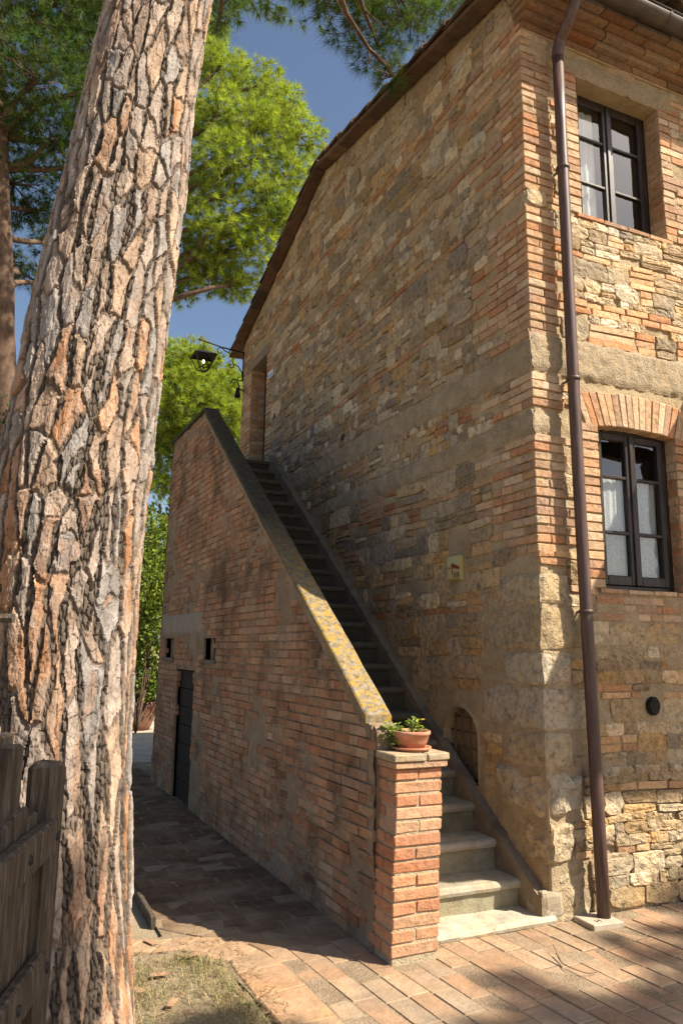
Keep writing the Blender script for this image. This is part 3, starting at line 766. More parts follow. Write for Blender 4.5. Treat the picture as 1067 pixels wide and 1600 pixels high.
# reveals, rooms
def reveal(fr, u0, u1, v0, v1, depth, mat, parent, name='window_reveal'):
    A = Acc()
    for q in (((u0, v0), (u0, v1)), ((u1, v1), (u1, v0)), ((u0, v1), (u1, v1)), ((u1, v0), (u0, v0))):
        (a, b), (c, d) = q; A.add([fr(a, b, 0.004), fr(c, d, 0.004), fr(c, d, -depth), fr(a, b, -depth)], [(0, 1, 2, 3)])
    return A.build(name, mat, parent)
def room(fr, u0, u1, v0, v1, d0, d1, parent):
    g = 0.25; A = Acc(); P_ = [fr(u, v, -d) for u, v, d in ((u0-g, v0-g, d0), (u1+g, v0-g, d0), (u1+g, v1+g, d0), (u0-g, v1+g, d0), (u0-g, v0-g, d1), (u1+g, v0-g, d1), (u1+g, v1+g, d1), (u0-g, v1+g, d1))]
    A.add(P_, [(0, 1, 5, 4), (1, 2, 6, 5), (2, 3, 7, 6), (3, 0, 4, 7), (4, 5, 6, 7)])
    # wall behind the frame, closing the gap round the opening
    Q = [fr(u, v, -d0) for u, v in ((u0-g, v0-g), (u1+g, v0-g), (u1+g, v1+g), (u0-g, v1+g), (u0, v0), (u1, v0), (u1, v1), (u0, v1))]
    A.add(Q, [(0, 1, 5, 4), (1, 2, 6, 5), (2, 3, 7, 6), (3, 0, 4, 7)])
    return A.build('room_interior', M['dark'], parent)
def brick_reveal(u, v0, v1, depth, inward, parent):
    """right jamb, visible from the yard: bricks across the wall thickness"""
    P_ = Pieces(); v = v0; k = 0
    fr = lambda a, b, w: (u-w*inward, a, b)
    while v < v1-0.03:
        k += 1; cuts = (0.0, 0.13, depth) if k % 2 else (0.0, depth)
        for i in range(len(cuts)-1):
            V, F = poly_piece(fr, brick_outline(cuts[i]+.003, cuts[i+1]-.002, v+.004, min(v1, v+.061), 0.002), -0.02, R_.uniform(0.001, .006), 0.004, 0.002); P_.add(V, F, pick(BRICKS, .12))
        v += 0.069
    P_.build('jamb_brick', 'jamb_bricks', M['brick'], parent, 300)
def bx(a, x0, x1, y0, y1, z0, z1, bev=0.004, jit=0.0, col=None):
    V, F = box(x0, x1, y0, y1, z0, z1, bev, jit); a.add(V, F, col)
def onebox(name, mat, parent, x0, x1, y0, y1, z0, z1, bev=0.004, jit=0.0, col=(1, 1, 1)):
    V, F = box(x0, x1, y0, y1, z0, z1, bev, jit); return mesh(name, V, F, mat, parent, col)
def curtain(u0, u1, v0, v1, y, mat, parent, folds, amp, name='curtain'):
    n = 40; V = []
    for i in range(n+1):
        t = i/n
        for v, k in ((v1, 0.6), ((v0+v1)/2, 1.0), (v0, 1.15)): V.append((u0+(u1-u0)*t+0.004*math.sin(v*9), y+amp*k*math.sin(t*folds*6.283+0.7*math.sin(t*9)), v))
    F = []
    for i in range(n):
        for j in range(2): F.append((i*3+j, i*3+j+1, (i+1)*3+j+1, (i+1)*3+j))
    return mesh(name, V, F, mat, parent, None, True)
def window(w, depth, splits, kind):
    win = onebox('window', M['wood_dark'], house, w[0], w[0]+0.05, depth, depth+0.06, w[2], w[3]+0.03)
    # remaining outer frame
    A = Acc(); bx(A, w[1]-0.05, w[1]+0.0, depth, depth+0.06, w[2], w[3]+0.03); bx(A, w[0]+.05, w[1]-.05, depth, depth+0.06, w[3]-0.03, w[3]+0.03); bx(A, w[0]+.05, w[1]-.05, depth-0.004, depth+0.06, w[2], w[2]+0.035); A.build('frame', M['wood_dark'], win)
    mid = (w[0]+w[1])/2
    for (a, b, hinge) in ((w[0]+0.052, mid-0.002, -1), (mid+0.002, w[1]-0.052, 1)):
        z0, z1 = w[2]+0.037, w[3]-0.032; A = Acc(); sw = 0.052; y0, y1 = depth-0.012, depth+0.034
        bx(A, a, a+sw, y0, y1, z0, z1, 0.006); bx(A, b-sw, b, y0, y1, z0, z1, 0.006); bx(A, a+sw, b-sw, y0+.001, y1, z0, z0+0.075, 0.006); bx(A, a+sw, b-sw, y0+.001, y1, z1-sw, z1, 0.006)
        A.build('sash', M['wood_dark'], win)
        edges = [z0+0.075]+[z0+0.075+(z1-sw-z0-0.075)*s for s in splits]+[z1-sw]
        for i, e in enumerate(edges[1:-1]): onebox('glazing_bar', M['wood_dark'], win, a+sw-.002, b-sw+.002, y0+.004, y1-.008, e-0.013, e+0.013, 0.005)
        for i in range(len(edges)-1):
            e0, e1 = edges[i]+(0.013 if i else 0)-.003, edges[i+1]-(0.013 if i < len(edges)-2 else 0)+.003
            ty = R_.uniform(-.0015, .0015); mesh('pane', [(a+sw-.003, depth+0.012+ty, e0), (b-sw+.003, depth+0.012-ty, e0), (b-sw+.003, depth+0.012-ty, e1), (a+sw-.003, depth+0.012+ty, e1)], [(0, 1, 2, 3)], M['glass'], win)
        if kind == 'low': curtain(a+sw-.01, b-sw+.01, z0+0.06, edges[-2]-0.005, depth+0.05, M['lace'], win, 4, 0.006)
        elif hinge < 0: curtain(a+sw-.01, b-sw-0.03, z0+0.03, z1-sw, depth+0.07, M['sheer'], win, 3, 0.012)
    # astragal over the meeting stiles
    onebox('astragal', M['wood_dark'], win, mid-0.018, mid+0.018, depth-0.026, depth-0.008, w[2]+0.04, w[3]-0.035, 0.006)
    return win
reveal(FAC, WL[0], WL[1], WL[2], WL[3]+0.03, 0.16, M['mortar'], front); reveal(FAC, WU[0], WU[1], WU[2], WU[3], 0.20, M['mortar'], front)
brick_reveal(WU[1], WU[2], WU[3], 0.15, 1, front); brick_reveal(WL[1], WL[2], WL[3]-0.03, 0.05+0.04, 1, front)
window(WU, 0.15, (0.30, 0.70), 'up'); window(WL, 0.09, (0.31, 0.72), 'low')
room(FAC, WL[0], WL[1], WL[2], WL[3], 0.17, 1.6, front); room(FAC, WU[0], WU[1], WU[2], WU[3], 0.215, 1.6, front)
# upper door in the gable
reveal(GAB, DOOR[0], DOOR[1], DOOR[2]-.1, DOOR[3], 0.30, M['mortar'], gable, 'door_reveal')
dj = Pieces(); v = DOOR[2]-0.05; k = 0
frj = lambda a, b, w: (a, DOOR[1]-w, b)
while v < DOOR[3]-0.03:
    k += 1; cuts = (0.0, 0.13, 0.27) if k % 2 else (0.0, 0.27)
    for i in range(len(cuts)-1):
        V, F = poly_piece(frj, brick_outline(cuts[i]+.003, cuts[i+1]-.003, v+.004, v+.062, 0.003), -0.02, R_.uniform(0.001, .008), 0.004, 0.003); dj.add(V, F, pick(BRICKS, .15))
    v += 0.07
dj.build('jamb_brick', 'jamb_bricks', M['brick'], gable)
udoor = onebox('door', M['wood_dark'], house, 0.27, 0.32, DOOR[0], DOOR[1], DOOR[2]-.1, DOOR[3])
onebox('door_frame', M['wood_dark'], udoor, 0.22, 0.275, DOOR[0], DOOR[0]+0.06, DOOR[2]-.1, DOOR[3]); onebox('door_frame', M['wood_dark'], udoor, 0.22, 0.275, DOOR[1]-0.07, DOOR[1]-0.012, DOOR[2]-.1, DOOR[3])
onebox('lintel', M['skirt'], gable, -0.02, 0.3, DOOR[0]-0.12, DOOR[1]+0.22, DOOR[3]-0.004, DOOR[3]+0.16, 0.01, 0.006, (0.25, 0.2, 0.15))
# putlog holes: dark blocks set in the wall, hole shade put into colour
for y, z in ((3.325, 4.03), (5.75, 4.97)):
    V, F = box(-0.012, 0.06, y-0.05, y+0.05, z-0.045, z+0.05, 0.02, 0.01); mesh('putlog_hole', V, F, M['dark'], gable, (0.01, 0.01, 0.01))
# arched cellar grille
cuA, rA = 1.015, 0.255
def arch_pts(r, n=20, z0=0.66): return [(cuA+r, z0)]+[(cuA+r*math.cos(math.pi*i/n), 0.97+r*math.sin(math.pi*i/n)) for i in range(n+1)]+[(cuA-r, z0)]
ao, ai = arch_pts(rA+0.035), arch_pts(rA-0.012); A = Acc(); n = len(ao)
for i in range(n-1):
    q = [GAB(*ao[i], -0.01), GAB(*ao[i+1], -0.01), GAB(*ai[i+1], 0.014), GAB(*ai[i], 0.014), GAB(*ai[i], -0.2), GAB(*ai[i+1], -0.2)]
    A.add(q, [(0, 1, 2, 3), (3, 2, 5, 4)])
grate = A.build('arched_opening', M['mortar'], house)
A = Acc(); A.add([GAB(u, v, -0.12) for u, v in arch_pts(rA+0.02)], [tuple(range(n))]); A.build('recess_back', M['mortar'], grate)
for i, u in enumerate((cuA-0.16, cuA-0.055, cuA+0.055, cuA+0.16)):
    z1 = 0.97+math.sqrt(max(0, rA**2-(u-cuA)**2)); V, F = tube([GAB(u, 0.66, -0.05), GAB(u, z1, -0.05)], 0.0085, 6); mesh('grille_bar', V, F, M['rust'], grate, None, True)
for z in (0.78, 0.90, 1.02, 1.13):
    hw = math.sqrt(max(0.001, rA**2-max(0, z-0.97)**2)); V, F = tube([GAB(cuA-hw, z, -0.058), GAB(cuA+hw, z, -0.058)], 0.0085, 6); mesh('grille_bar', V, F, M['rust'], grate, None, True)
# vent
V, F = lathe([(0.0, 0), (0.052, 0.0), (0.06, 0.004), (0.06, 0.0), (0.06, -0.03)], 28); V = np.stack([V[:, 0]+0.978, -0.012-V[:, 2]-0.004, V[:, 1]*1.12+1.272], 1)
vent = mesh('air_vent', V, F, M['iron'], house, None, False)
for i in range(9):
    z = 1.272-0.05+i*0.0125; hw = math.sqrt(max(1e-4, 0.05**2-(z-1.272)**2/1.25)); onebox('vent_slat', M['iron'], vent, 0.978-hw, 0.978+hw, -0.03, -0.017, z-0.0035, z+0.0035, 0.001)
# ---- roof
roof_A = Acc()
for (ya, yb) in ((-0.34, YR), (YR, YB+0.35)):
    za, zb = float(rake(ya)), float(rake(yb)); zz = 0.0
    V = [(-0.14, ya, za), (6.5, ya, za), (6.5, yb, zb), (-0.14, yb, zb), (-0.14, ya, za+.05), (6.5, ya, za+.05), (6.5, yb, zb+.05), (-0.14, yb, zb+.05)]
    roof_A.add(V, [(3, 2, 1, 0), (4, 5, 6, 7), (0, 1, 5, 4), (2, 3, 7, 6), (0, 4, 7, 3), (1, 2, 6, 5)], (0.17, 0.105, 0.07))
roof = roof_A.build('roof', M['tile'], house)
def barrel(p0, p1, r0, r1, up, n=7, th=0.014):
    p0, p1, up = map(np.asarray, (p0, p1, up)); d = p1-p0; d = d/np.linalg.norm(d); s = np.cross(d, up); s /= np.linalg.norm(s); u = np.cross(s, d); V = []
    for p, r in ((p0, r0), (p1, r1)):
        for rr in (r, r-th):
            for i in range(n): a = math.pi*i/(n-1); V.append(p+s*rr*math.cos(a)+u*rr*math.sin(a))
    F = []
    for i in range(n-1):
        F += [(i, i+1, 2*n+i+1, 2*n+i), (n+i+1, n+i, 3*n+i, 3*n+i+1), (i+1, i, n+i, n+i+1), (2*n+i, 2*n+i+1, 3*n+i+1, 3*n+i)]
    F += [(0, 2*n, 3*n, n), (n-1, 2*n-1, 4*n-1, 3*n-1)]
    return np.array(V), F
TILES = [(0.14, 0.085, 0.055), (0.12, 0.075, 0.05), (0.17, 0.105, 0.068), (0.10, 0.07, 0.05)]
tl = Pieces()
for (ya, yb) in ((-0.36, YR), (YB+0.36, YR)):
    L = abs(yb-ya); nT = int(L/0.40); sg = 1 if yb > ya else -1
    for i in range(nT+1):
        y0 = ya+sg*i*0.40; y1 = ya+sg*min(L, (i+1)*0.40+0.05); z0 = float(rake(y0))+.055+(0.022); z1 = float(rake(y1))+.055
        V, F = barrel((-0.085+R_.uniform(-.006, .006), y0, z0), (-0.085+R_.uniform(-.006, .006), y1, z1), 0.088, 0.072, (0, 0, 1)); tl.add(V, F, pick(TILES, .15))
        V, F = box(-0.165+R_.uniform(-.006, .006), -0.02, min(y0, y1), max(y0, y1)-0.05, 0, 0.03, 0.004, 0.003); V[:, 2] += np.asarray(rake(V[:, 1]))-0.034; tl.add(V, F, pick(TILES, .15)*0.9)
for i in range(30):        # front eave tiles
    x = -0.085+i*0.2
    for j in range(3):
        y0, y1 = -0.42+j*0.4, -0.42+(j+1)*0.4+0.05; V, F = barrel((x, y0, float(rake(y0))+.077), (x, y1, float(rake(y1))+.055), 0.088, 0.072, (0, 0, 1)); tl.add(V, F, pick(TILES, .15))
tl.build('roof_tile', 'roof_tiles', M['tile'], roof, 300)
# ---- brick eaves cornice in stepped courses
cor = Pieces(); zc = 6.56
for (h, pr, l0) in ((0.06, 0.035, 0.40), (0.055, 0.085, 0.36), (0.06, 0.14, 0.42), (0.04, 0.20, 0.40), (0.05, 0.26, 0.36)):
    x = -pr*0.3
    while x < 2.6:
        l = l0*R_.uniform(.93, 1.07); gap = 0.004
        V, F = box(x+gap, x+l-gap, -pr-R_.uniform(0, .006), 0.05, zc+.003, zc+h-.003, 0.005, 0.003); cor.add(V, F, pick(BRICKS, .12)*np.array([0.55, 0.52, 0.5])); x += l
    zc += h
cornice = onebox('eaves_cornice', M['mortar'], house, 0.0, 6.4, -0.02, 0.1, 6.55, zc, 0.004)
onebox('soffit_board', M['tile'], cornice, -0.13, 6.4, -0.33, -0.02, zc+0.001, zc+0.03, 0.004, 0, (0.2, 0.12, 0.08))
cor.build('brick', 'cornice_bricks', M['brick'], cornice, 300)
# rest of the house body (far side, right end)
A = Acc(); A.add([(0.05, YB, G0), (6.4, YB, G0), (6.4, YB, 6.7), (0.05, YB, 6.7), (6.4, 0.05, G0), (6.4, 0.05, 6.7), (6.4, YR, ZR)], [(1, 0, 3, 2), (4, 1, 2, 6, 5)]); A.build('back_wall', M['mortar'], house)

# ================================================================== STAIRCASE
stairs = empty('brick_staircase', (-0.7, 0, G0), 'outdoor brick staircase with lichened sloping coping against the stone house', 'staircase')
SL = 0.757
def cop(y): return 1.114+SL*(y+0.111)
YT = 4.33; ZT = cop(YT)
YE0, YE1 = 6.27, 5.96
def yend(z): return YE0+(YE1-YE0)*(z/4.45)
NST = 21
# steps: tread with rounded nosing + riser block
for k in range(-1, NST+1):
    if k < 0: y0, z0 = -0.02, -0.025; d = 0.32; x0, x1, th = -0.955, 0.03, 0.05
    else: y0, z0 = 0.22+0.262*k, 0.146+0.197*k; d = 0.262+0.06; x0, x1, th = -1.17-0.02*y0, -0.055, 0.06
    if k == NST: d = 1.5; x0 = -1.06
    y1 = y0+d; prof = [(y1, z0), (y1, z0-th)]
    for i in range(5):
        a = -math.pi/2-math.pi*i/4*1.0; prof.append((y0+th*0.45+th*0.45*math.cos(a), z0-th/2+th/2*math.sin(a)))
    nx = 9; V = []; F = []; n = len(prof)
    for i in range(nx+1):
        x = x0+(x1-x0)*i/nx
        for (yy, zz) in prof:
            wear = 0.006*vn3(x*5, yy*6, k*3.0, 3); V.append((x, yy+0.008*vn3(x*7, zz*9, k*1.7, 8)*(yy < y0+0.1), zz+wear*(zz > z0-0.03)))
    for i in range(nx):
        for j in range(n): F.append((i*n+j, i*n+(j+1) % n, (i+1)*n+(j+1) % n, (i+1)*n+j))
    F.append(tuple(range(n))[::-1]); F.append(tuple(nx*n+j for j in range(n)))
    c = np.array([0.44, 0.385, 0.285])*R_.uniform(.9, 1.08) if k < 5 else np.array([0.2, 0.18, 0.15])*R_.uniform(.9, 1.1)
    darken = min(1.0, max(0.0, (k-1)/4)); c = (np.array([0.44, 0.385, 0.285])*(1-darken)+np.array([0.115, 0.10, 0.075])*darken)*R_.uniform(.88, 1.08)  # tread and riser tone darkens up the flight
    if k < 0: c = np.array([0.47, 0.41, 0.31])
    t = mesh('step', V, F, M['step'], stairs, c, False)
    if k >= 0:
        V, F = box(x0+.001, x1, y0+0.03, y1-0.03, z0-0.2, z0-th+0.004, 0.003, 0.003); mesh('riser', V, F, M['step'], t, (np.array([0.33, 0.29, 0.19])*(1-darken)+np.array([0.07, 0.06, 0.042])*darken)*R_.uniform(.9, 1.1))
    else:
        V, F = box(x0+.01, x1-.01, y0+0.02, y1-0.02, G0-0.05, z0-th+0.004, 0.003); mesh('slab_bed', V, F, M['mortar'], t, (0.3, 0.25, 0.2))
# skirt along the house wall
pr = [(0.005, -0.03), (0.005, 0.09), (0.05, 0.10), (0.41, 0.35), (0.75, 0.60), (1.06, 0.80), (1.5, 1.14)]
pr += [(5.75, 4.38), (5.75, 3.9), (0.4, -0.03)]
V, F = extrude_poly(pr, lambda u, v, w: (-w, u, v), -0.02, 0.07); mesh('skirt', V, [f[::-1] for f in F], M['skirt'], stairs, (0.24, 0.19, 0.135))
# curb end block that turns to the house corner
V, F = rough_block(-0.068, 0.12, 0.0, 0.2, -0.06, 0.12, 0.02, 5, 77); mesh('curb_block', V, F, M['skirt'], stairs, (0.36, 0.31, 0.23))
# core of the outer wall
poly = [(0.02, G0-0.05), (YE0, G0-0.05), (yend(4.45), ZT-0.05), (YT, ZT-0.05), (0.02, cop(0.02)-0.05)]
DC = (4.29, 5.095, -0.2, 1.40); SW = ((3.50, 3.93, 1.53, 1.755), (5.34, 5.80, 1.53, 1.765))
def inq(u, v, q): return (u > q[0]) & (u < q[1]) & (v > q[2]) & (v < q[3])
us = lines(0.02, YE0, 0.03, (DC[0], DC[1], SW[0][0], SW[0][1], SW[1][0], SW[1][1])); vv = lines(G0-0.05, ZT, 0.03, (DC[3], SW[0][2], SW[0][3]))
def sh(u, v):
    return (v > np.where(u < YT, cop(u), ZT)-0.045) | (u > yend(v)) | inq(u, v, DC) | inq(u, v, SW[0]) | inq(u, v, SW[1])
P, F = grid_wall(STR, us, vv, sh, lambda U, V: -0.006+0.014*fbm(U*6, V*6, 3, 4, 23)+0.008*fbm(U*26, V*26, 1, 2, 29))
swall = mesh('side_wall', P, F, M['stairmortar'], stairs, None, True)
V, F = extrude_poly(poly, lambda u, v, w: (-1.275-0.02*u+w, u, v), 0.03, 0.17)
# keep the core clear of the openings: build it as slabs
def slab(u0, u1, v0, f1, name='wall_core'):
    q = [(u0, v0), (u1, v0), (u1, f1(u1)), (u0, f1(u0))]; V, F = extrude_poly(q, lambda u, v, w: (-1.275-0.02*u+w, u, v), 0.022, 0.16); A_core.add(V, F)
A_core = Acc(); ftop = lambda u: (cop(u) if u < YT else ZT)-0.048
cuts = [0.02, 3.5, 3.93, YT-1e-3]
slab(0.02, 3.50, G0-.05, ftop); slab(3.50, 3.93, G0-.05, lambda u: 1.53); slab(3.50, 3.93, 1.755, ftop); slab(3.93, DC[0], G0-.05, ftop)
slab(DC[0], YT, DC[3], ftop); slab(YT, DC[1], DC[3], ftop); slab(DC[1], 5.34, G0-.05, ftop); slab(5.34, 5.80, G0-.05, lambda u: 1.53); slab(5.34, 5.80, 1.765, ftop); slab(5.80, YE1+0.02, G0-.05, ftop)
A_core.build('wall_core', M['stairmortar'], stairs)
# far end face and landing core
A = Acc(); e = [(-1.275-.02*YE0, YE0-0.01, G0-.05), (-1.1, YE0+0.6, G0-.05), (-1.1, YE1+0.9, ZT-.05), (-1.275-.02*YE1, YE1-0.01, ZT-.05), (-1.1, 7.25, G0), (-1.1, 7.25, 4.2), (0.0, 7.25, G0), (0, 7.25, 4.2)]
A.add(e, [(0, 1, 2, 3), (4, 6, 7, 5), (1, 4, 5, 2)]); A.build('end_wall', M['stairmortar'], stairs)
onebox('landing_ledge', M['skirt'], stairs, -1.1, -0.01, 7.14, 7.26, 4.1, 4.62, 0.01, 0.006, (0.2, 0.16, 0.12))
# bricks of the outer wall
sb = Pieces(); v = G0; course = 0
SBR = [(0.35, 0.195, 0.115), (0.37, 0.215, 0.13), (0.33, 0.17, 0.095), (0.38, 0.25, 0.16), (0.31, 0.19, 0.12), (0.36, 0.225, 0.14)]
skipmask = lambda u, v: float(fbm(np.array([u*0.9]), np.array([v*0.9]), 2.0, 4, 141)[0])
while v < ZT-0.06:
    h = 0.0655; course += 1; u = -0.02+(0.125 if course % 2 else 0.0)
    top = lambda a, b: b-((cop(a) if a < YT else ZT)-0.125)
    while u < YE0:
        w = (0.24 if R_.random() < 0.75 else 0.12)*R_.uniform(.96, 1.04); um = u+w/2; vm = v+h/2
        bad = inq(um, vm, (DC[0]-.06, DC[1]+.06, -1, DC[3]+.03)) or any(inq(um, vm, (q[0]-.04, q[1]+.04, q[2]-.05, q[3]+.02)) for q in SW) or inq(um, vm, (4.08, 5.97, 1.81, 2.05))
        if not bad and u+w > 0.06 and um < yend(vm)-0.03:
            o = brick_outline(max(u, 0.03)+.004, min(u+w-.004, yend(v)-0.01), v+.0045, v+h-.0045, 0.0035)
            o = clip(o, lambda a, b: SL*0+(b-((1.114+SL*(a+.111))-0.125)) if a < YT+1 else b-(ZT-.09)); o = clip(o, lambda a, b: b-(ZT-0.09))
            s = skipmask(u, v)
            if len(o) >= 3:
                ar = abs(sum(o[i][0]*o[(i+1) % len(o)][1]-o[(i+1) % len(o)][0]*o[i][1] for i in range(len(o))))/2
                if ar > 0.0012 and not (s > 0.26 and R_.random() < 0.7) :
                    er = 0.014 if s < -0.2 else 0.0
                    wf = R_.uniform(-0.001, 0.009)-er*R_.random()
                    V, F = poly_piece(STR, o, -0.04, wf, 0.006, 0.0035 if er == 0 else 0.012, 1 if er == 0 else 2)
                    sb.add(V, F, pick(SBR, 0.13))
        u += w
    v += h+0.0005
# the capping row of bricks laid along the slope
sb.build('brick', 'wall_bricks', M['stairbrick'], swall, 300)
# sloping brick edge under the coping (plaster strip)
V, F = extrude_poly([(0.06, cop(.06)-0.13), (YT, ZT-0.13), (YT, ZT-0.046), (0.06, cop(.06)-0.046)], STR, -0.02, 0.006); mesh('edge_render', V, [f[::-1] for f in F], M['stairmortar'], stairs)
# coping slabs
ys = [0.075, 0.86, 1.60, 2.35, 3.05, 3.70, YT]
def cslab(y0, y1, z0, z1):
    n = 8; V = []; F = []; m = 4
    for i in range(n+1):
        t = i/n; y = y0+.003+(y1-y0-.006)*t; z = z0+(z1-z0)*t; xo, xi = -1.275-.02*y-0.022, -1.275-.02*y+0.155
        for x, dz in ((xo, -0.048), (xo, -0.008), (xo+.01, 0.002), (xi-.01, 0.002), (xi, -0.008), (xi, -0.048)):
            V.append((x+0.004*vn3(y*9, x*9, 1, 4), y, z+dz+0.004*vn3(y*8, x*14, 7, 5)))
    for i in range(n):
        for j in range(6): F.append((i*6+j, (i+1)*6+j, (i+1)*6+(j+1) % 6, i*6+(j+1) % 6))
    F.append(tuple(range(6))); F.append(tuple(n*6+j for j in range(6))[::-1])
    return np.array(V), F
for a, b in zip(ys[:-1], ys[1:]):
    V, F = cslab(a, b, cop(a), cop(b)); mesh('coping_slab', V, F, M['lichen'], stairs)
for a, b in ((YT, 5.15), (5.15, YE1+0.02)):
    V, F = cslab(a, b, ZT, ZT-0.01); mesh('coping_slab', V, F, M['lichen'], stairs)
# pier
pier = onebox('pier', mat_mortar('cream_pier_mortar', (0.36, 0.29, 0.19), (0.45, 0.37, 0.25), (0.53, 0.45, 0.32)), stairs, -1.269, -0.978, -0.192, 0.09, G0-0.05, 0.98, 0.004)
lean = lambda V: V+np.stack([(V[:, 2]-G0)*0.045, (V[:, 2]-G0)*0.01, 0*V[:, 0]], 1)
pier.data.vertices.foreach_set('co', lean(np.array([v.co[:] for v in pier.data.vertices])).astype(np.float32).ravel())
PB = [(0.46, 0.225, 0.125), (0.43, 0.20, 0.11), (0.48, 0.26, 0.15), (0.46, 0.24, 0.135), (0.49, 0.29, 0.175)]
pp = Pieces(); z = G0+0.035; k = 0
x0, x1, y0, y1 = -1.277, -0.97, -0.2, 0.1
V, F = box(x0+.008, x1-.03, y0+.01, y1, G0-.04, G0+.03, 0.006, 0.006); pp.add(lean(V), F, (0.40, 0.30, 0.2))
while z < 0.965:
    h = 0.0715; k += 1; m = (x0+x1)/2+R_.uniform(-.012, .012); o = R_.uniform(-.006, .006); ym = (y0+y1)/2+R_.uniform(-.01, .01)
    if k % 2: bl = [(x0, x1, y0, y0+0.118), (x0, m-.1, y0+0.126, y1), (m-.09, x1, y0+.126, y1)]
    else: bl = [(x0, m-.004, y0, y1-0.0), (m+.004, x1, y0, y1)]
    for (a, b, c, d) in bl:
        V, F = box(a+o, b+o, c+R_.uniform(-.003, .003), d, z+.0055, z+h-.0055, 0.005, 0.0028); cc = pick(PB, .12)
        if R_.random() < 0.02: cc = np.array([0.24, 0.18, 0.14])
        pp.add(lean(V), F, cc)
    z += h+0.0005
for kk, (ov, hh) in enumerate(((0.022, 0.040), (0.032, 0.042))):
    for (a, b) in ((x0-ov, (x0+x1)/2+0.03), ((x0+x1)/2+0.036, x1+ov)) if kk else ((x0-ov, x1+ov),):
        V, F = box(a, b, y0-ov, y1+ov*0.6, z, z+hh-.003, 0.006, 0.003); pp.add(lean(V), F, np.array((0.40, 0.31, 0.21)) if kk else np.array((0.42, 0.27, 0.17)))
    z += hh
PIER_TOP = z-0.003; PX = (PIER_TOP-G0)*0.045
pp.build('brick', 'pier_bricks', M['pierbrick'], pier, 300)
# cellar door in the outer wall
xd = lambda y: -1.275-0.02*y
cd = empty.__wrapped__ if False else None
def skew(V): V = np.array(V, float); V[:, 0] += -0.02*V[:, 1]; return V
V, F = box(-1.275+0.075, -1.275+0.105, DC[0]-.01, DC[1]+.01, G0-.03, DC[3]+.01, 0.003); cdoor = mesh('cellar_door', skew(V), F, M['door'], stairs)
nz = 7; zz = np.linspace(G0+0.005, DC[3]-0.01, nz+1)
for i in range(nz):
    V, F = box(-1.275+0.048, -1.275+0.074, DC[0]+.06, DC[1]-.004, zz[i]+.003, zz[i+1]-.003, 0.004, 0.002); mesh('board', skew(V), F, M['door'], cdoor)
V, F = box(-1.275+0.02, -1.275+0.078, DC[0]+.002, DC[0]+.055, G0, DC[3]-.004, 0.004); mesh('door_frame', skew(V), F, M['wood_dark'], cdoor)
A = Acc()
for q in (DC, SW[0], SW[1]):
    u0, u1, v0, v1 = q; v0 = max(v0, G0-.02)
    for (a, b), (c, d) in (((u0, v0), (u0, v1)), ((u1, v1), (u1, v0)), ((u0, v1), (u1, v1)), ((u1, v0), (u0, v0))):
        A.add([STR(a, b, 0.0), STR(c, d, 0.0), STR(c, d, -0.075), STR(a, b, -0.075)], [(0, 1, 2, 3)])
    if q is not DC: A.add([STR(u0, v0, -.075), STR(u1, v0, -.075), STR(u1, v1, -.075), STR(u0, v1, -.075)], [(0, 1, 2, 3)])
A.build('opening_reveal', M['stairmortar'], swall)
for q in SW:
    V, F = box(-1.275-0.03, -1.275+.1, q[0]-.06, q[1]+.06, q[2]-.045, q[2]-.002, 0.005, 0.004); o = mesh('window_sill', skew(V), F, M['stairbrick'], swall, (0.2, 0.15, 0.11))
    V, F = box(-1.275+.05, -1.275+.066, (q[0]+q[1])/2-.008, (q[0]+q[1])/2+.008, q[2]-.005, q[3]+.01, 0.003); mesh('window_bar', skew(V), F, M['iron'], swall)
# rendered lintel patch above door
us = lines(4.06, 5.98, 0.03); vv = np.linspace(1.80, 2.06, 10)
P, F = grid_wall(STR, us, vv, lambda u, v: u < -9, lambda U, V: np.clip(np.minimum(np.minimum(V-1.81, 2.05-V), np.minimum(U-4.07, 5.97-U))/0.02, -1, 1)*0.014+0.005*fbm(U*9, V*9, 0, 3, 7)); mesh('render_patch', P, F, mat_mortar('grey_render_patch', (0.24, 0.2, 0.15), (0.3, 0.255, 0.2), (0.36, 0.31, 0.25), 0.6), swall, None, True)

# ================================================================== THINGS ON THE HOUSE
# downpipe
dp = empty('downpipe', (0.345, -0.098, G0), 'dark brown round metal downpipe beside the brick corner of the house', 'pipe')
def pipe_xy(z): return np.array([np.interp(z, [-0.07, 0.77, 2.63, 3.77, 5.95], [0.345, 0.335, 0.305, 0.295, 0.29]), -0.098, z])
pts = [pipe_xy(z) for z in np.linspace(-0.045, 6.33, 12)]
V, F = tube(pts, 0.043, 16); mesh('pipe', V, F, M['pipe'], dp, None, True)
P0 = pipe_xy(6.33); bend = [P0, P0+[0, -0.005, .06], P0+[0.0, -.03, .12], P0+[-.005, -.12, .19], P0+[-.01, -.2, .26], P0+[-.01, -.23, .32], P0+[-.01, -.235, .42]]
bs = np.array(bend); tt = np.linspace(0, len(bs)-1, 22); bs = np.stack([np.interp(tt, range(len(bs)), bs[:, i]) for i in range(3)], 1)
V, F = tube(bs, 0.046, 16); mesh('swan_neck', V, F, M['pipe'], dp, None, True)
for z in (1.93, 3.63, 5.35):
    p = pipe_xy(z); V, F = lathe([(0.047, -0.012), (0.0525, -0.008), (0.0525, 0.008), (0.047, 0.012)], 20, p); mesh('collar', V, F, M['pipe'], dp, None, True)
    onebox('bracket', M['pipe'], dp, p[0]-0.008, p[0]+0.008, p[1]+0.03, 0.02, z-0.008, z+0.008, 0.002)
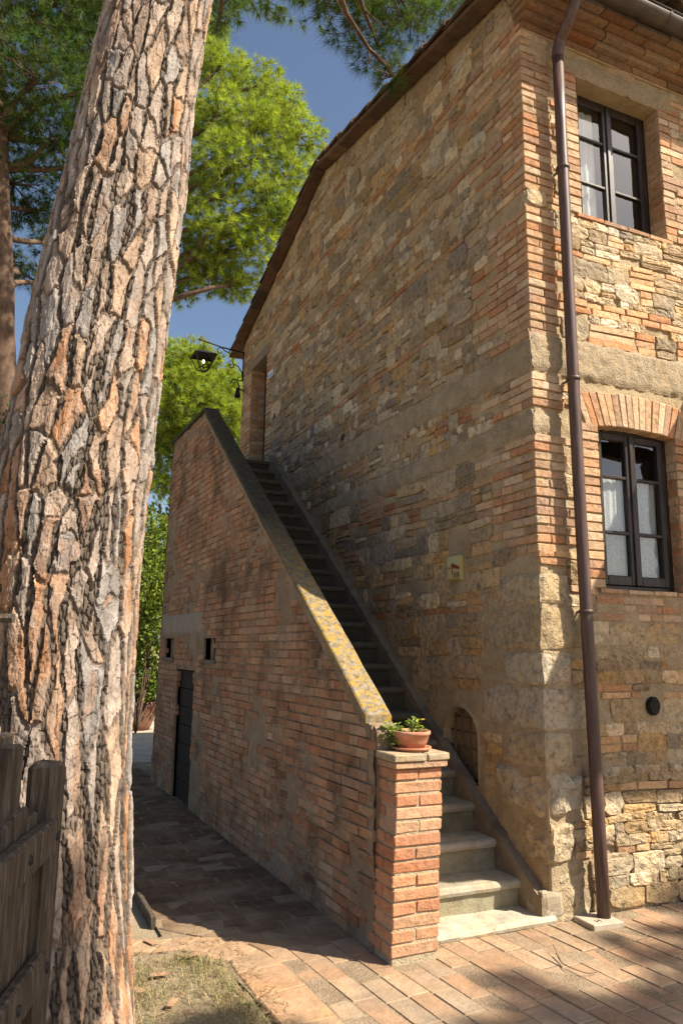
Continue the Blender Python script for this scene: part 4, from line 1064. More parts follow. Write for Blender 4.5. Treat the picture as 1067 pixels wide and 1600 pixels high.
# gutter
gt = empty('gutter', (3, -0.36, 6.78), 'aged metal half-round gutter under the roof eave above the windows', 'gutter')
n = 13; V = []; xs = [-0.16, 0.2, 1.17, 1.18, 3.5, 6.4]
for x in xs:
    for rr in (0.085, 0.079):
        for i in range(n): a = math.pi+math.pi*i/(n-1); V.append((x, -0.385+rr*math.cos(a), 6.80+rr*math.sin(a)))
F = []
for s in range(len(xs)-1):
    o = s*2*n
    for i in range(n-1): F += [(o+i, o+i+1, o+2*n+i+1, o+2*n+i), (o+n+i+1, o+n+i, o+3*n+i, o+3*n+i+1)]
    F += [(o, o+2*n, o+3*n, o+n), (o+n-1, o+2*n-1, o+4*n-1, o+3*n-1)]
F.append(tuple(range(n)))
mesh('channel', V, F, M['gutter'], gt, None, True)
V, F = tube([(-0.16, -0.385-0.085, 6.803), (6.4, -0.385-0.085, 6.803)], 0.009, 8); mesh('rolled_rim', V, F, M['gutter'], gt, None, True)
for x in (1.17, 3.4):
    V = []
    for xx in (x-0.012, x+0.012):
        for i in range(n): a = math.pi+math.pi*i/(n-1); V.append((xx, -0.385+0.089*math.cos(a), 6.80+0.089*math.sin(a)))
    mesh('joint_strap', V, [(i, i+1, n+i+1, n+i) for i in range(n-1)], M['gutter'], gt, None, True)
# stone slab under the pipe with a small mark
sl_ = empty('drain_slab', (0.3, -0.11, G0), 'small pale square stone slab under the foot of the downpipe', 'drain cover')
V, F = box(0.17, 0.41, -0.21, 0.0, G0-.02, G0+.028, 0.005, 0.003); mesh('slab', rotz(V, -0.05, (0.3, -0.1, 0)), F, M['slab'], sl_, (0.42, 0.36, 0.28))
A = Acc(); bx(A, 0.232, 0.238, -0.165, -0.125, G0+.0275, G0+.0305, 0.0005); bx(A, 0.262, 0.268, -0.165, -0.125, G0+.0275, G0+.0305, 0.0005); bx(A, 0.2385, 0.2615, -0.149, -0.141, G0+.0275, G0+.0300, 0.0005); A.build('handle_mark', M['iron'], sl_)
# ceramic plaque with a painted house
def mat_plaque():
    m, nt, b = newmat('painted_glaze'); at = N(nt, 'ShaderNodeAttribute'); at.attribute_name = 'Col'; nt.links.new(at.outputs[0], b.inputs['Base Color']); b.inputs['Roughness'].default_value = 0.3; return m
M['glaze'] = mat_plaque()
plq = empty('ceramic_plaque', (-0.02, 1.03, 2.21), 'small yellow ceramic plaque with a painted house on the gable wall', 'plaque')
py0, py1, pz0, pz1 = 0.935, 1.125, 2.215, 2.42
V, F = box(-0.038, 0.0, py0, py1, pz0, pz1, 0.003); mesh('tile', V, F, M['glaze'], plq, (0.50, 0.43, 0.17))
def paint(name, poly, col, w):   # (s,t) in 0..1, s from the left as seen
    mesh(name, [(-0.038-w, py1-(py1-py0)*s, pz0+(pz1-pz0)*t) for s, t in poly], [tuple(range(len(poly)))], M['glaze'], plq, col)
paint('painted_sky', [(0, .98), (0, .6), (.99, .6), (.99, .98)], (0.50, 0.46, 0.24), 0.0006)
paint('painted_roof', [(.28, .62), (.42, .72), (.98, .52), (.98, .42), (.36, .52)], (0.23, 0.06, 0.03), 0.0012)
paint('painted_wall', [(.36, .52), (.98, .42), (.98, .08), (.36, .10)], (0.48, 0.36, 0.20), 0.0012)
paint('painted_gable', [(.36, .56), (.44, .52), (.44, .24), (.34, .24)], (0.27, 0.09, 0.05), 0.0018)
for s in (0.50, 0.63, 0.75, 0.87): paint('painted_arch', [(s, .12), (s+.07, .12), (s+.07, .3), (s+.035, .35), (s, .3)], (0.10, 0.08, 0.02), 0.0018)
paint('painted_tree', [(.1, .5), (.3, .5), (.3, .54), (.1, .56)], (0.12, 0.11, 0.04), 0.0018)
paint('painted_ground', [(0, .08), (0, .0), (.99, 0), (.99, .07)], (0.25, 0.22, 0.05), 0.0012)
# door number plate
nb_ = empty('number_plate', (-0.02, 5.94, 5.6), 'tiny white and blue plate beside the upper door', 'sign')
V, F = box(-0.022, 0.01, 5.845, 6.05, 5.62, 5.72, 0.002); mesh('plate', V, F, M['glaze'], nb_, (0.62, 0.66, 0.72))
mesh('blue_strip', [(-0.0228, 6.03, 5.64), (-0.0228, 5.865, 5.64), (-0.0228, 5.865, 5.67), (-0.0228, 6.03, 5.67)], [(0, 1, 2, 3)], M['glaze'], nb_, (0.08, 0.14, 0.35))
# lantern on scrolled iron bracket
lan = empty('wall_lantern', (0, 7.35, 6.5), 'black wrought iron lantern hanging lit from a scrolled wall bracket', 'lantern')
def scroll(c, r0, r1, a0, a1, y, n=18):
    return [(c[0]+(r0+(r1-r0)*i/n)*math.cos(a0+(a1-a0)*i/n), y, c[1]+(r0+(r1-r0)*i/n)*math.sin(a0+(a1-a0)*i/n)) for i in range(n+1)]
Y = 7.35
for nm, pts_, r_ in (('bracket_arm', [(-0.02, Y, 6.52), (-0.4, Y, 6.55), (-0.72, Y, 6.61), (-0.80, Y, 6.62)], 0.012),
                     ('scroll', [(-0.80, Y, 6.62)]+scroll((-0.80, 6.665), 0.045, 0.02, -math.pi/2, -math.pi/2-1.6*math.pi, Y), 0.009),
                     ('back_bar', [(-0.03, Y, 6.02), (-0.03, Y, 6.54)], 0.012),
                     ('scroll', scroll((-0.43, 6.475), 0.075, 0.02, 0.3, 0.3+1.9*math.pi, Y), 0.008),
                     ('brace', [(-0.36, Y, 6.50), (-0.27, Y, 6.47), (-0.2, Y, 6.38), (-0.21, Y, 6.29), (-0.12, Y, 6.27), (-0.05, Y, 6.17), (-0.04, Y, 6.08)], 0.009),
                     ('scroll', scroll((-0.235, 6.26), 0.05, 0.015, 0.4, -1.7*math.pi, Y), 0.008), ('scroll', scroll((-0.085, 6.06), 0.05, 0.015, 0.3, -1.7*math.pi, Y), 0.008)):
    V, F = tube(pts_, r_, 6); mesh(nm, V, F, M['iron'], lan, None, True)
lx, lz = -0.70, 6.14
V, F = tube([(lx, Y, 6.6), (lx, Y, 6.46)], 0.006, 6); mesh('hanger', V, F, M['iron'], lan)
A = Acc(); top, bot = 0.17, 0.085; zt, zb = lz+0.2, lz-0.02
V = [(lx, Y, zt+0.12)]+[(lx+s*(top+.02), Y+t*(top+.02), zt) for s, t in ((-1, -1), (1, -1), (1, 1), (-1, 1))]; A.add(V, [(0, 1, 2), (0, 2, 3), (0, 3, 4), (0, 4, 1)])
lcap = A.build('lantern_roof', M['iron'], lan)
A = Acc(); cs = [(-1, -1), (1, -1), (1, 1), (-1, 1)]
for i, (s, t) in enumerate(cs):
    s2, t2 = cs[(i+1) % 4]
    for p, q in (((lx+s*top, Y+t*top, zt), (lx+s*bot, Y+t*bot, zb)), ((lx+s*top, Y+t*top, zt), (lx+s2*top, Y+t2*top, zt)), ((lx+s*bot, Y+t*bot, zb), (lx+s2*bot, Y+t2*bot, zb)), ((lx+s*bot, Y+t*bot, zb), (lx, Y, zb-.05))):
        V, F = tube([p, q], 0.009, 5); A.add(V, F)
V, F = tube([(lx, Y, zb), (lx, Y, zb+0.1)], 0.012, 6); A.add(V, F)
A.build('lantern_cage', M['iron'], lan)
mb = bpy.data.materials.new('lit_bulb'); mb.use_nodes = True; mn = mb.node_tree; mn.nodes.clear(); mo = mn.nodes.new('ShaderNodeOutputMaterial'); me_ = mn.nodes.new('ShaderNodeEmission'); me_.inputs[0].default_value = (1, 0.75, 0.42, 1); me_.inputs[1].default_value = 3.5; mn.links.new(me_.outputs[0], mo.inputs[0])
V, F = lathe([(0.0, 0.06), (0.012, 0.055), (0.02, 0.034), (0.018, 0.017), (0.01, 0.0)], 12, (lx, Y, zb+0.1)); mesh('bulb', V, F, mb, lan, None, True)
# iron bell bracket lower on the corner
bl = empty('iron_bell', (0, 7.35, 5.9), 'small dark iron bell on a curled hook below the lantern', 'bell')
V, F = tube([(-0.0, Y, 5.86), (-0.08, Y, 5.87), (-0.1, Y, 5.97), (-0.14, Y, 6.03), (-0.2, Y, 6.02), (-0.24, Y, 5.95)], 0.011, 6); mesh('hook', V, F, M['iron'], bl)
V, F = lathe([(0.0, 0.16), (0.03, 0.15), (0.035, 0.08), (0.05, 0.02), (0.055, 0.0)], 14, (-0.11, Y, 5.74)); mesh('bell_body', V, F, M['iron'], bl, None, True)

# ================================================================== FLOWER POT
cx, cy, cz = -1.055+0.0, -0.05, PIER_TOP
V, F = lathe([(0.0, 0.008), (0.085, 0.008), (0.112, 0.024), (0.120, 0.026), (0.122, 0.018), (0.095, 0.0), (0.0, 0.0)], 40, (cx, cy, cz)); tag(mesh('plant_saucer', V, F, M['terracotta'], None, None, True), 'shallow terracotta saucer under the plant pot on the brick pier', 'saucer')
pot = empty('flower_pot', (cx, cy, cz), 'low terracotta bowl with a small leafy plant on the brick pier', 'plant pot')
V, F = lathe([(0.0, 0.009), (0.072, 0.009), (0.098, 0.055), (0.112, 0.095), (0.117, 0.098), (0.118, 0.116), (0.112, 0.119), (0.104, 0.112), (0.098, 0.095), (0.0, 0.092)], 44, (cx, cy, cz)); mesh('bowl', V, F, M['terracotta'], pot, None, True)
A = Acc()
for i in range(260):
    r, a = 0.1*math.sqrt(R_.random()), R_.random()*6.28; p = np.array([cx+r*math.cos(a), cy+r*math.sin(a), cz+0.096+R_.random()*.008]); s = R_.uniform(.004, .011)
    A.add(p+RN.normal(size=(4, 3))*s*0.6, [(0, 1, 2), (0, 2, 3), (0, 3, 1), (1, 3, 2)])
A.build('soil', M['soil'], pot)['kind'] = 'stuff'
def leaf_quad(p, d, up, L, W, fold=0.25):
    d = d/np.linalg.norm(d); s = np.cross(d, up); s /= np.linalg.norm(s)+1e-9; u = np.cross(s, d)
    V = [p, p+d*L*0.35+s*W*0.5+u*fold*W, p+d*L*0.75+s*W*0.42+u*fold*W*.6, p+d*L, p+d*L*0.75-s*W*0.42+u*fold*W*.6, p+d*L*0.35-s*W*0.5+u*fold*W, p+d*L*0.55]
    return V, [(0, 1, 6), (1, 2, 6), (2, 3, 6), (3, 4, 6), (4, 5, 6), (5, 0, 6)]
lvR = random.Random(5); A_st = Acc()
camR = CM[0]
for c, h, nl, sp in (((-0.065, 0.0), 0.02, 90, 0.058), ((0.0, 0.0), 0.10, 20, 0.032), ((0.04, 0.02), 0.085, 16, 0.035)):
    for i in range(nl):
        a = lvR.random()*6.28; r = sp*math.sqrt(lvR.random())
        base = np.array([cx, cy, cz+0.09])+camR*(c[0]-(0.05 if h < 0.05 else 0))+np.array([r*math.cos(a), r*math.sin(a), lvR.uniform(-0.06, 0.065) if h < 0.05 else lvR.uniform(0.01, h)])
        d = np.array([math.cos(a), math.sin(a), lvR.uniform(-.2, .8)]); V, F = leaf_quad(base, d, np.array([0, 0, 1.0]), lvR.uniform(.022, .036), lvR.uniform(.018, .028))
        g = lvR.uniform(.7, 1.25); col = np.array((0.24, 0.34, 0.065))*g if lvR.random() < 0.75 else np.array((0.40, 0.42, 0.09))
        mesh('leaf', V, F, M['leaf'], pot, col)
        V, F = tube([np.array([cx, cy, cz+0.095])+camR*c[0]*0.6, (np.array([cx, cy, cz+.1])+camR*c[0]+base)/2+np.array([0, 0, .012]), base], 0.0018, 4); A_st.add(V, F, (0.2, 0.24, 0.08))
A_st.build('stems', M['leaf'], pot)
for i in range(3):
    p = np.array([cx, cy, cz+0.185])+camR*0.07+np.array([R_.uniform(-.01, .01), R_.uniform(-.01, .01), R_.uniform(-.008, .008)])
    for j in range(5): a = j*1.256; V, F = leaf_quad(p, np.array([math.cos(a), math.sin(a), .3]), np.array([0, 0, 1.0]), .016, .012); mesh('petal', V, F, M['leaf'], pot, (0.75, 0.55, 0.16))
V, F = tube([np.array([cx, cy, cz+0.1])+camR*.04, np.array([cx, cy, cz+0.15])+camR*.05, np.array([cx, cy, cz+0.184])+camR*0.07], 0.002, 4); mesh('flower_stalk', V, F, M['leaf'], pot, (0.2, 0.24, 0.08))

# ================================================================== FOREGROUND PINE
def catmull(P, n):
    P = np.asarray(P, float); t = np.linspace(0, len(P)-1, n); i = np.clip(np.floor(t).astype(int), 0, len(P)-2); f = (t-i)[:, None]
    p0, p1, p2, p3 = P[np.maximum(i-1, 0)], P[i], P[i+1], P[np.minimum(i+2, len(P)-1)]
    return 0.5*((2*p1)+(-p0+p2)*f+(2*p0-5*p1+4*p2-p3)*f*f+(-p0+3*p1-3*p2+p3)*f**3)
FW = np.array([CM[2][0], CM[2][1], 0]); FW /= np.linalg.norm(FW); RT = np.array([FW[1], -FW[0], 0])
DF = 2.98
def at_fwd(px, py, df):
    d = CM.T @ np.array([(px-533.5)/FPX, -(py-800)/FPX, 1.0]); return CAM+d*(df/np.dot(d, FW))
# right edge and full width of the trunk, read row by row
rows_ = [(0, 330, 150, 3.10), (150, 301, 162, 3.06), (320, 284, 183, 3.03), (435, 265, 195, 3.01), (534, 250, 203, 3.0), (709, 231, 217, 2.98), (859, 213, 224, 2.98), (1064, 203, 228, 2.98), (1282, 193, 228, 2.98), (1467, 197, 236, 2.98), (1600, 203, 246, 2.98), (1760, 214, 268, 2.98)]
cen = []; rad = []
for (py, xr, w, df) in rows_:
    p = at_fwd(xr-w/2, py, df); d = np.dot(p-CAM, CM[2]); cen.append(p); rad.append(w/2*d/FPX)
cen, rad = np.array(cen)[::-1], np.array(rad)[::-1]
base_z = cen[0][2]
zz_, cc_ = list(cen[:, 2]), cen
# continue above the frame
topv = cen[-1]-cen[-3]; topv /= topv[2]
ext = [cen[-1]+topv*h for h in (0.8, 2.0, 3.4, 5.0, 6.5)]
cenA = np.concatenate([cen, ext]); radA = np.concatenate([rad, [0.205, 0.19, 0.17, 0.14, 0.10]])
def tr_c(z): return np.stack([np.interp(z, cenA[:, 2], cenA[:, 0]), np.interp(z, cenA[:, 2], cenA[:, 1])], -1)
def smoothc(z):
    return sum(tr_c(np.clip(z+o, cenA[0, 2], cenA[-1, 2])) for o in (-.25, -.12, 0, .12, .25))/5
def tr_r(z): return np.interp(z, cenA[:, 2], radA)
pine = empty('pine_tree', (float(cen[0][0]), float(cen[0][1]), G0), 'leaning pine with thick plated grey and orange bark in front of the staircase', 'tree')
th0 = math.atan2(-FW[1], -FW[0])          # direction facing the camera
thf = th0+np.linspace(-math.radians(106), math.radians(106), 250); thb = th0+np.linspace(math.radians(106), math.radians(254), 40)[1:]
TH = np.concatenate([thf, thb]); Zr = np.concatenate([np.arange(G0-0.06, 5.6, 0.0058), np.arange(5.62, 11.4, 0.03)])
TT, ZZ = np.meshgrid(TH, Zr, indexing='xy')       # rows z
S = (TT-th0)*0.27
def worley(s, t, w, h, seed, jit=0.85):
    i0 = np.floor(s/w).astype(int); F1 = np.full(s.shape, 9.0); F2 = np.full(s.shape, 9.0); ID = np.zeros(s.shape, int)
    DT = np.zeros(s.shape); DS = np.zeros(s.shape); D2S = np.zeros(s.shape); D2T = np.zeros(s.shape)
    for di in (-1, 0, 1):
        i = i0+di; off = _hash(i, i*0, i*0, seed+5); j0 = np.floor(t/h-off).astype(int)
        for dj in (-1, 0, 1):
            j = j0+dj; cx_ = (i+0.5+jit*(_hash(i, j, i*0, seed)-.5))*w; cy_ = (j+0.5+off+jit*(_hash(i, j, i*0+1, seed)-.5))*h
            ds = (s-cx_)/w; dt = (t-cy_)/h; d = np.sqrt(ds*ds+dt*dt); idn = (i+500)*100000+(j+500)
            new = d < F1; sec = (~new) & (d < F2)
            D2S = np.where(new, DS, np.where(sec, ds, D2S)); D2T = np.where(new, DT, np.where(sec, dt, D2T)); F2 = np.where(new, F1, np.where(sec, d, F2))
            ID = np.where(new, idn, ID); DT = np.where(new, dt, DT); DS = np.where(new, ds, DS); F1 = np.where(new, d, F1)
    return F1, F2, ID, DS, DT, D2S, D2T
low = np.clip((2.2-ZZ)/1.8, 0, 1)                      # furrows widen toward the foot
ws = S+0.035*fbm(S*6, ZZ*2.2, 0, 3, 201)+0.012*fbm(S*26, ZZ*9, 0, 3, 207)
wt = ZZ+0.16*fbm(S*9, ZZ*2.0, 0, 3, 203)+0.035*fbm(S*40, ZZ*12, 0, 3, 209)
wt = np.where(wt < 1.7, 1.7+(wt-1.7)*0.55, wt)
F1, F2, ID, DS, DT, D2S, D2T = worley(ws, wt, 0.063, 0.20, 300, 1.0)
gs, gt_ = D2S-DS, D2T-DT; gl = np.sqrt(gs*gs+gt_*gt_)+1e-6
edge = (F2*F2-F1*F1)/(2*gl)                            # distance to the shared border
side = (gs/gl)**2                                      # 1: border runs up the trunk, 0: across it
r1 = _hash(ID, ID*0, ID*0, 11); r2 = _hash(ID, ID*0+1, ID*0, 12); r3 = _hash(ID, ID*0+2, ID*0, 13)
rough = fbm(S*55, ZZ*22, 0, 3, 213)
thr = (0.016+0.04*np.clip(r2-0.5, 0, 1))*(1-side)+side*(0.165+0.11*low+0.12*fbm(S*7, ZZ*3, 0, 3, 211))+0.08*rough*(0.35+side)
mask = np.clip((edge-thr)/(0.035+0.05*side), 0, 1); mask = mask*mask*(3-2*mask)
ter = fbm(S*22+r1*9, ZZ*8, r1*40, 4, 217)
lev = np.clip(np.floor((ter+0.5)*4.2), 0, 3)            # flaked layers
levf = lev/3.0
g1, g2, gid, _, _, _, _ = worley(S+0.006*fbm(S*40, ZZ*20, 0, 2, 221), ZZ, 0.017, 0.05, 400); scal = np.clip((g2-g1)/0.3, 0, 1)
c1_, c2_, cid_, _, _, _, _ = worley(S+0.01*fbm(S*30, ZZ*15, 0, 3, 241)+r1*3, ZZ+0.02*fbm(S*25, ZZ*9, 0, 3, 243), 0.03, 0.075, 700, 1.0)
subp = _hash(cid_, cid_*0+3, cid_*0, 15)
crack = np.maximum(np.clip(1-(c2_-c1_)/0.10, 0, 1)*(r3 > 0.2), np.clip(1-np.abs(fbm(S*24, ZZ*42, r2*30, 3, 239))/0.03, 0, 1)*0.6)
hgt = mask*(0.0095+0.008*r1+0.006*levf+0.005*subp+0.005*(r2-.5)*DT-0.0025*crack+0.002*rough)+(1-mask)*(0.006*(1-side)+0.009*scal*(0.4+0.9*side)+0.009*fbm(S*40, ZZ*18, 0, 3, 223)*side)
hgt += 0.0016*fbm(S*110, ZZ*70, 0, 2, 227)+0.016*fbm(S*6, ZZ*1.1, 0, 2, 229)-0.012
PAL = np.array([(0.35, 0.295, 0.255), (0.40, 0.325, 0.27), (0.44, 0.345, 0.275), (0.34, 0.305, 0.28), (0.39, 0.295, 0.23), (0.45, 0.325, 0.235)])
pc = PAL[np.clip((r3*len(PAL)).astype(int), 0, len(PAL)-1)]
foot = np.clip((2.8-ZZ)/2.6, 0, 1)
ofr = np.clip(((0.26+0.42*foot)-r2)*6, 0, 1)*np.clip(1.25-levf*0.9+0.3*rough, 0, 1)
ofr = np.maximum(ofr, np.where(lev < 1, 0.75, 0.0)*np.clip(0.25+0.6*foot+rough*0.5, 0, 1))
oc = np.stack([0.47+0.08*ter, 0.255+0.07*ter, 0.14+0.05*ter], -1)
pc = pc*(1-ofr[..., None])+oc*ofr[..., None]
pc = pc*(0.66+0.12*levf+0.14*subp+0.42*fbm(S*26, ZZ*16, 0, 4, 231)-0.35*crack)[..., None]
fc = np.array([0.098, 0.078, 0.062])*(0.70+0.45*scal+0.9*fbm(S*40, ZZ*20, 0, 3, 233))[..., None]
mk2 = np.maximum(mask, 0.5*(1-side)**2)
colT = np.clip(fc*(1-mk2[..., None])+pc*mk2[..., None], 0.02, 0.9)
CC = smoothc(Zr); RR = tr_r(Zr)
flare = 1+0.10*np.clip((0.25-ZZ)/0.35, 0, 1)*(1+0.5*np.sin(TT*3))
rad_ = RR[:, None]*flare*(1+0.02*np.sin(2*TT+ZZ*0.7))+hgt
PV = np.stack([CC[:, 0][:, None]+rad_*np.cos(TT), CC[:, 1][:, None]+rad_*np.sin(TT), ZZ], -1).reshape(-1, 3)
nr, nc = TT.shape; ii, jj = np.meshgrid(np.arange(nr-1), np.arange(nc), indexing='ij'); j2 = (jj+1) % nc
Q = np.stack([ii*nc+jj, ii*nc+j2, (ii+1)*nc+j2, (ii+1)*nc+jj], -1).reshape(-1, 4)
plate = (mask.reshape(-1)[Q].min(1) > 0.35); qid = ID.reshape(-1)[Q[:, 0]]
cols = colT.reshape(-1, 3)
vis = shown(PV)[Q[:, 0]] & (np.abs(TT.reshape(-1)[Q[:, 0]]-th0) < math.radians(95))
ids, cnt = np.unique(qid[plate & vis], return_counts=True); sel = ids[np.argsort(-cnt)[:300]]; sel = sel[np.isin(sel, ids[cnt > 20])]
rest = ~(plate & np.isin(qid, sel))
def sub(name, faces, parent):
    u, inv = np.unique(faces, return_inverse=True); return mesh(name, PV[u], inv.reshape(faces.shape), M['bark'], parent, cols[u], False)
trunk = sub('trunk', Q[rest], pine)
order = np.argsort(qid, kind='stable'); qs = qid[order]
for pid in sel:
    a, b = np.searchsorted(qs, pid), np.searchsorted(qs, pid, 'right'); f = order[a:b]; f = f[plate[f]]
    if len(f): sub('bark_plate', Q[f], trunk)

# ------------------------------------------------------------------ needles and limbs
def unit(v): return v/(np.linalg.norm(v, axis=-1, keepdims=True)+1e-9)
def tufts(P, D, n, L, W, spread, col, cvar, seed):
    """P,D (m,3): bundles of n needle blades each -> V,F,C"""
    rg = np.random.default_rng(seed); m = len(P); d = unit(D[:, None, :]+spread*rg.normal(size=(m, n, 3)))
    l = L*rg.uniform(0.65, 1.1, (m, n, 1)); b = P[:, None, :]+d*0.1*l*rg.random((m, n, 1)); side = unit(np.cross(d, rg.normal(size=(m, n, 3))))*W*0.5
    droop = np.zeros((m, n, 3)); droop[..., 2] = -0.10*l[..., 0]
    V = np.stack([b-side, b+side, b+d*l+droop], 2).reshape(-1, 3); F = np.arange(m*n*3).reshape(-1, 3)
    c = np.asarray(col)[None, :]*(1+cvar*rg.normal(size=(m, 1)))*np.ones((m, 1)); c = c*np.array([1, 1, 1])+rg.normal(size=(m, 3))*0.012
    c = np.clip(np.repeat(c, n*3, 0), 0.008, 1); return V, F, c
def in_ellipsoid(m, c, r, rg, bias=0.45):
    d = unit(rg.normal(size=(m, 3))); k = rg.random((m, 1))**bias; return np.asarray(c)+d*k*np.asarray(r), d
def pine_parts(parent, anchor_fn, clumps, per, n, L, W, col, seed, cvar=0.25, limb_r=0.05, twigs=9, spread=0.55, name='crown', outward=1.0):
    rg = np.random.default_rng(seed); VV, FF, CC_ = [], [], []; o = 0
    A = Acc()
    for k, (c, r) in enumerate(clumps):
        c = np.asarray(c, float); r = np.broadcast_to(np.asarray(r, float), (3,)); m = int(per*np.prod(r)**(2/3)*3) if per > 0 else 40
        P, d = in_ellipsoid(m, c, r, rg); D = unit(d*outward+np.array([0, 0, 0.45])+rg.normal(size=d.shape)*0.35)
        V, F, C_ = tufts(P, D, n, L, W, spread, col, cvar, seed*100+k); VV.append(V); FF.append(F+o); CC_.append(C_); o += len(V)
        a = np.asarray(anchor_fn(c), float); mid = (a+c)/2+rg.normal(size=3)*0.08*np.linalg.norm(c-a)+np.array([0, 0, -0.06*np.linalg.norm(c-a)])
        pts = catmull([a, mid, c-0.1*(c-a)/np.linalg.norm(c-a), c], 9); V, F = tube(pts, np.linspace(limb_r, limb_r*0.35, 9), 6); A.add(V, F)
        for t in range(twigs):
            q = pts[rg.integers(4, 9)]; e = P[rg.integers(0, m)]; mm = (q+e)/2+rg.normal(size=3)*0.12*np.linalg.norm(e-q); pt = catmull([q, mm, e], 6); V, F = tube(pt, np.linspace(limb_r*0.32, limb_r*0.07, 6), 4, False); A.add(V, F)
    ob = mesh(name, np.concatenate(VV), np.concatenate(FF), M['needle'], parent, np.concatenate(CC_)); ob['kind'] = 'stuff' if False else ob.get('kind', '') or 'part'; del ob['kind']
    A.build('branches', M['limb'], parent, True)
    return ob
# boughs of the foreground pine: hanging spray over the roof edge, and the crown above the frame
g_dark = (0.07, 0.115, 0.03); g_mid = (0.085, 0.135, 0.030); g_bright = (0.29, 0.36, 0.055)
def anchor_top(c): z = min(10.8, max(6.6, c[2]+0.3)); q = tr_c(np.array([z]))[0]; return (q[0], q[1], z)
cl = []
for (px, py, df, r) in ((560, 20, 6.3, (.42, .42, .26)), (590, 75, 6.4, (.30, .30, .24)), (640, 30, 6.5, (.45, .4, .26)), (520, -20, 6.2, (.45, .45, .26)), (690, -10, 6.6, (.5, .45, .28)), (610, 120, 6.5, (.16, .16, .12)), (350, -10, 5.6, (.22, .22, .2)), (345, 30, 5.6, (.12, .12, .14)), (600, -60, 6.4, (.7, .6, .3)), (480, -90, 6.2, (.6, .6, .3))):
    cl.append((at_fwd(px, py, df), r))
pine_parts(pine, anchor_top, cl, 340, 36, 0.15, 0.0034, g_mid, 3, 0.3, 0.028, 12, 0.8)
cl = []
for k in range(16):
    a = R_.random()*6.28; r = 2.4*math.sqrt(R_.random()); cl.append(((-1.9+r*math.cos(a), 3.6+r*math.sin(a), 10.4+R_.uniform(-.5, .8)), (0.95, 0.95, 0.5)))
for k in range(10): cl.append((np.array([-4.2, 3.2, 9.6])+np.array([R_.uniform(-1.8, 1.2), R_.uniform(-1.2, 1.8), R_.uniform(-.3, .9)]), (0.9, 0.9, 0.5)))
pine_parts(pine, anchor_top, cl, 70, 30, 0.16, 0.010, g_mid, 4, 0.25, 0.06, 5, 0.7, 'upper_crown')

def simple_tree(name, label, base, top, r0, r1, clumps, per, n, L, W, col, seed, group=None, limb_r=0.06, twigs=8, spread=0.55, cvar=0.25, bendv=(0, 0, 0)):
    base, top = np.asarray(base, float), np.asarray(top, float); t = empty(name, tuple(base), label, 'tree', group)
    pts = catmull([base, (base*2+top)/3+np.array(bendv), (base+2*top)/3+np.array(bendv), top], 24)
    rr = np.linspace(r0, r1, 24); V, F = tube(pts, rr, 18)
    V = V+0.04*r0/0.2*np.stack([fbm(V[:, 0]*8, V[:, 1]*8, V[:, 2]*3, 3, seed), fbm(V[:, 0]*8+9, V[:, 1]*8, V[:, 2]*3, 3, seed+3), 0*V[:, 0]], 1)
    mesh('trunk', V, F, M['limb'], t, None, True)
    def anch(c):
        zz = c[2]-0.55*np.hypot(c[0]-top[0], c[1]-top[1]); i = np.argmin(np.abs(pts[:, 2]-zz)); return pts[max(3, i)]
    pine_parts(t, anch, clumps, per, n, L, W, col, seed, cvar, limb_r, twigs, spread)
    return t
def clump_at(px, py, df, r): return (at_fwd(px, py, df), r)
# sunlit stone pine behind the house
D1 = 17.0
cl = [clump_at(px, py, D1+dd, (r, r, r*0.72)) for (px, py, dd, r) in ((345, 105, 0.5, 0.75), (400, 135, 0.3, 0.85), (440, 165, 0, 0.75), (465, 215, 0, 0.75), (455, 270, -0.2, 0.7), (405, 200, -0.6, 0.95), (345, 180, -0.4, 0.9), (360, 260, -0.8, 1.0), (420, 320, -0.3, 0.8), (440, 345, 0.2, 0.6), (390, 385, 0, 0.85), (340, 350, -0.5, 0.9), (330, 425, 0.2, 0.8), (370, 445, 0.3, 0.6), (300, 400, 0.5, 0.8), (295, 290, 0.4, 0.9), (290, 200, 0.6, 0.9), (310, 90, 0.8, 0.8), (330, 50, 1.0, 0.5), (280, 455, 0.8, 0.5), (230, 110, 0.3, 0.9), (190, 180, 0, 0.9), (225, 240, -.3, 0.9), (150, 130, 0.4, 0.8), (170, 250, 0.5, 0.8), (200, 60, .2, .9), (205, 320, .2, .8))]
b = at_fwd(100, 1100, D1); b[2] = G0
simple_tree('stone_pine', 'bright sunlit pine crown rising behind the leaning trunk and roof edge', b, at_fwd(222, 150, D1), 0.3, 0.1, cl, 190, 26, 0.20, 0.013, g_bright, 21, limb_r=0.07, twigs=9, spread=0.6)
D2 = 22.0
cl = [clump_at(px, py, D2+dd, (r, r, r*0.75)) for (px, py, dd, r) in ((290, 560, 0, 0.9), (330, 580, 0.2, 0.9), (360, 610, 0, 0.8), (265, 590, -.2, 0.9), (300, 620, -.6, 1.1), (345, 650, -.3, 1.0), (260, 650, -.4, 1.0), (245, 700, 0, 0.9), (290, 690, 0.2, 1.0), (250, 755, 0, 0.6), (235, 610, 0.4, 0.8), (370, 670, 0.5, 0.9), (230, 560, .8, .7))]
b = at_fwd(300, 1090, D2); b[2] = G0
simple_tree('stone_pine', 'smaller yellow-green pine seen under the lantern beyond the stairs', b, at_fwd(290, 590, D2), 0.25, 0.1, cl, 150, 26, 0.24, 0.018, g_bright, 22, limb_r=0.07, spread=0.6)
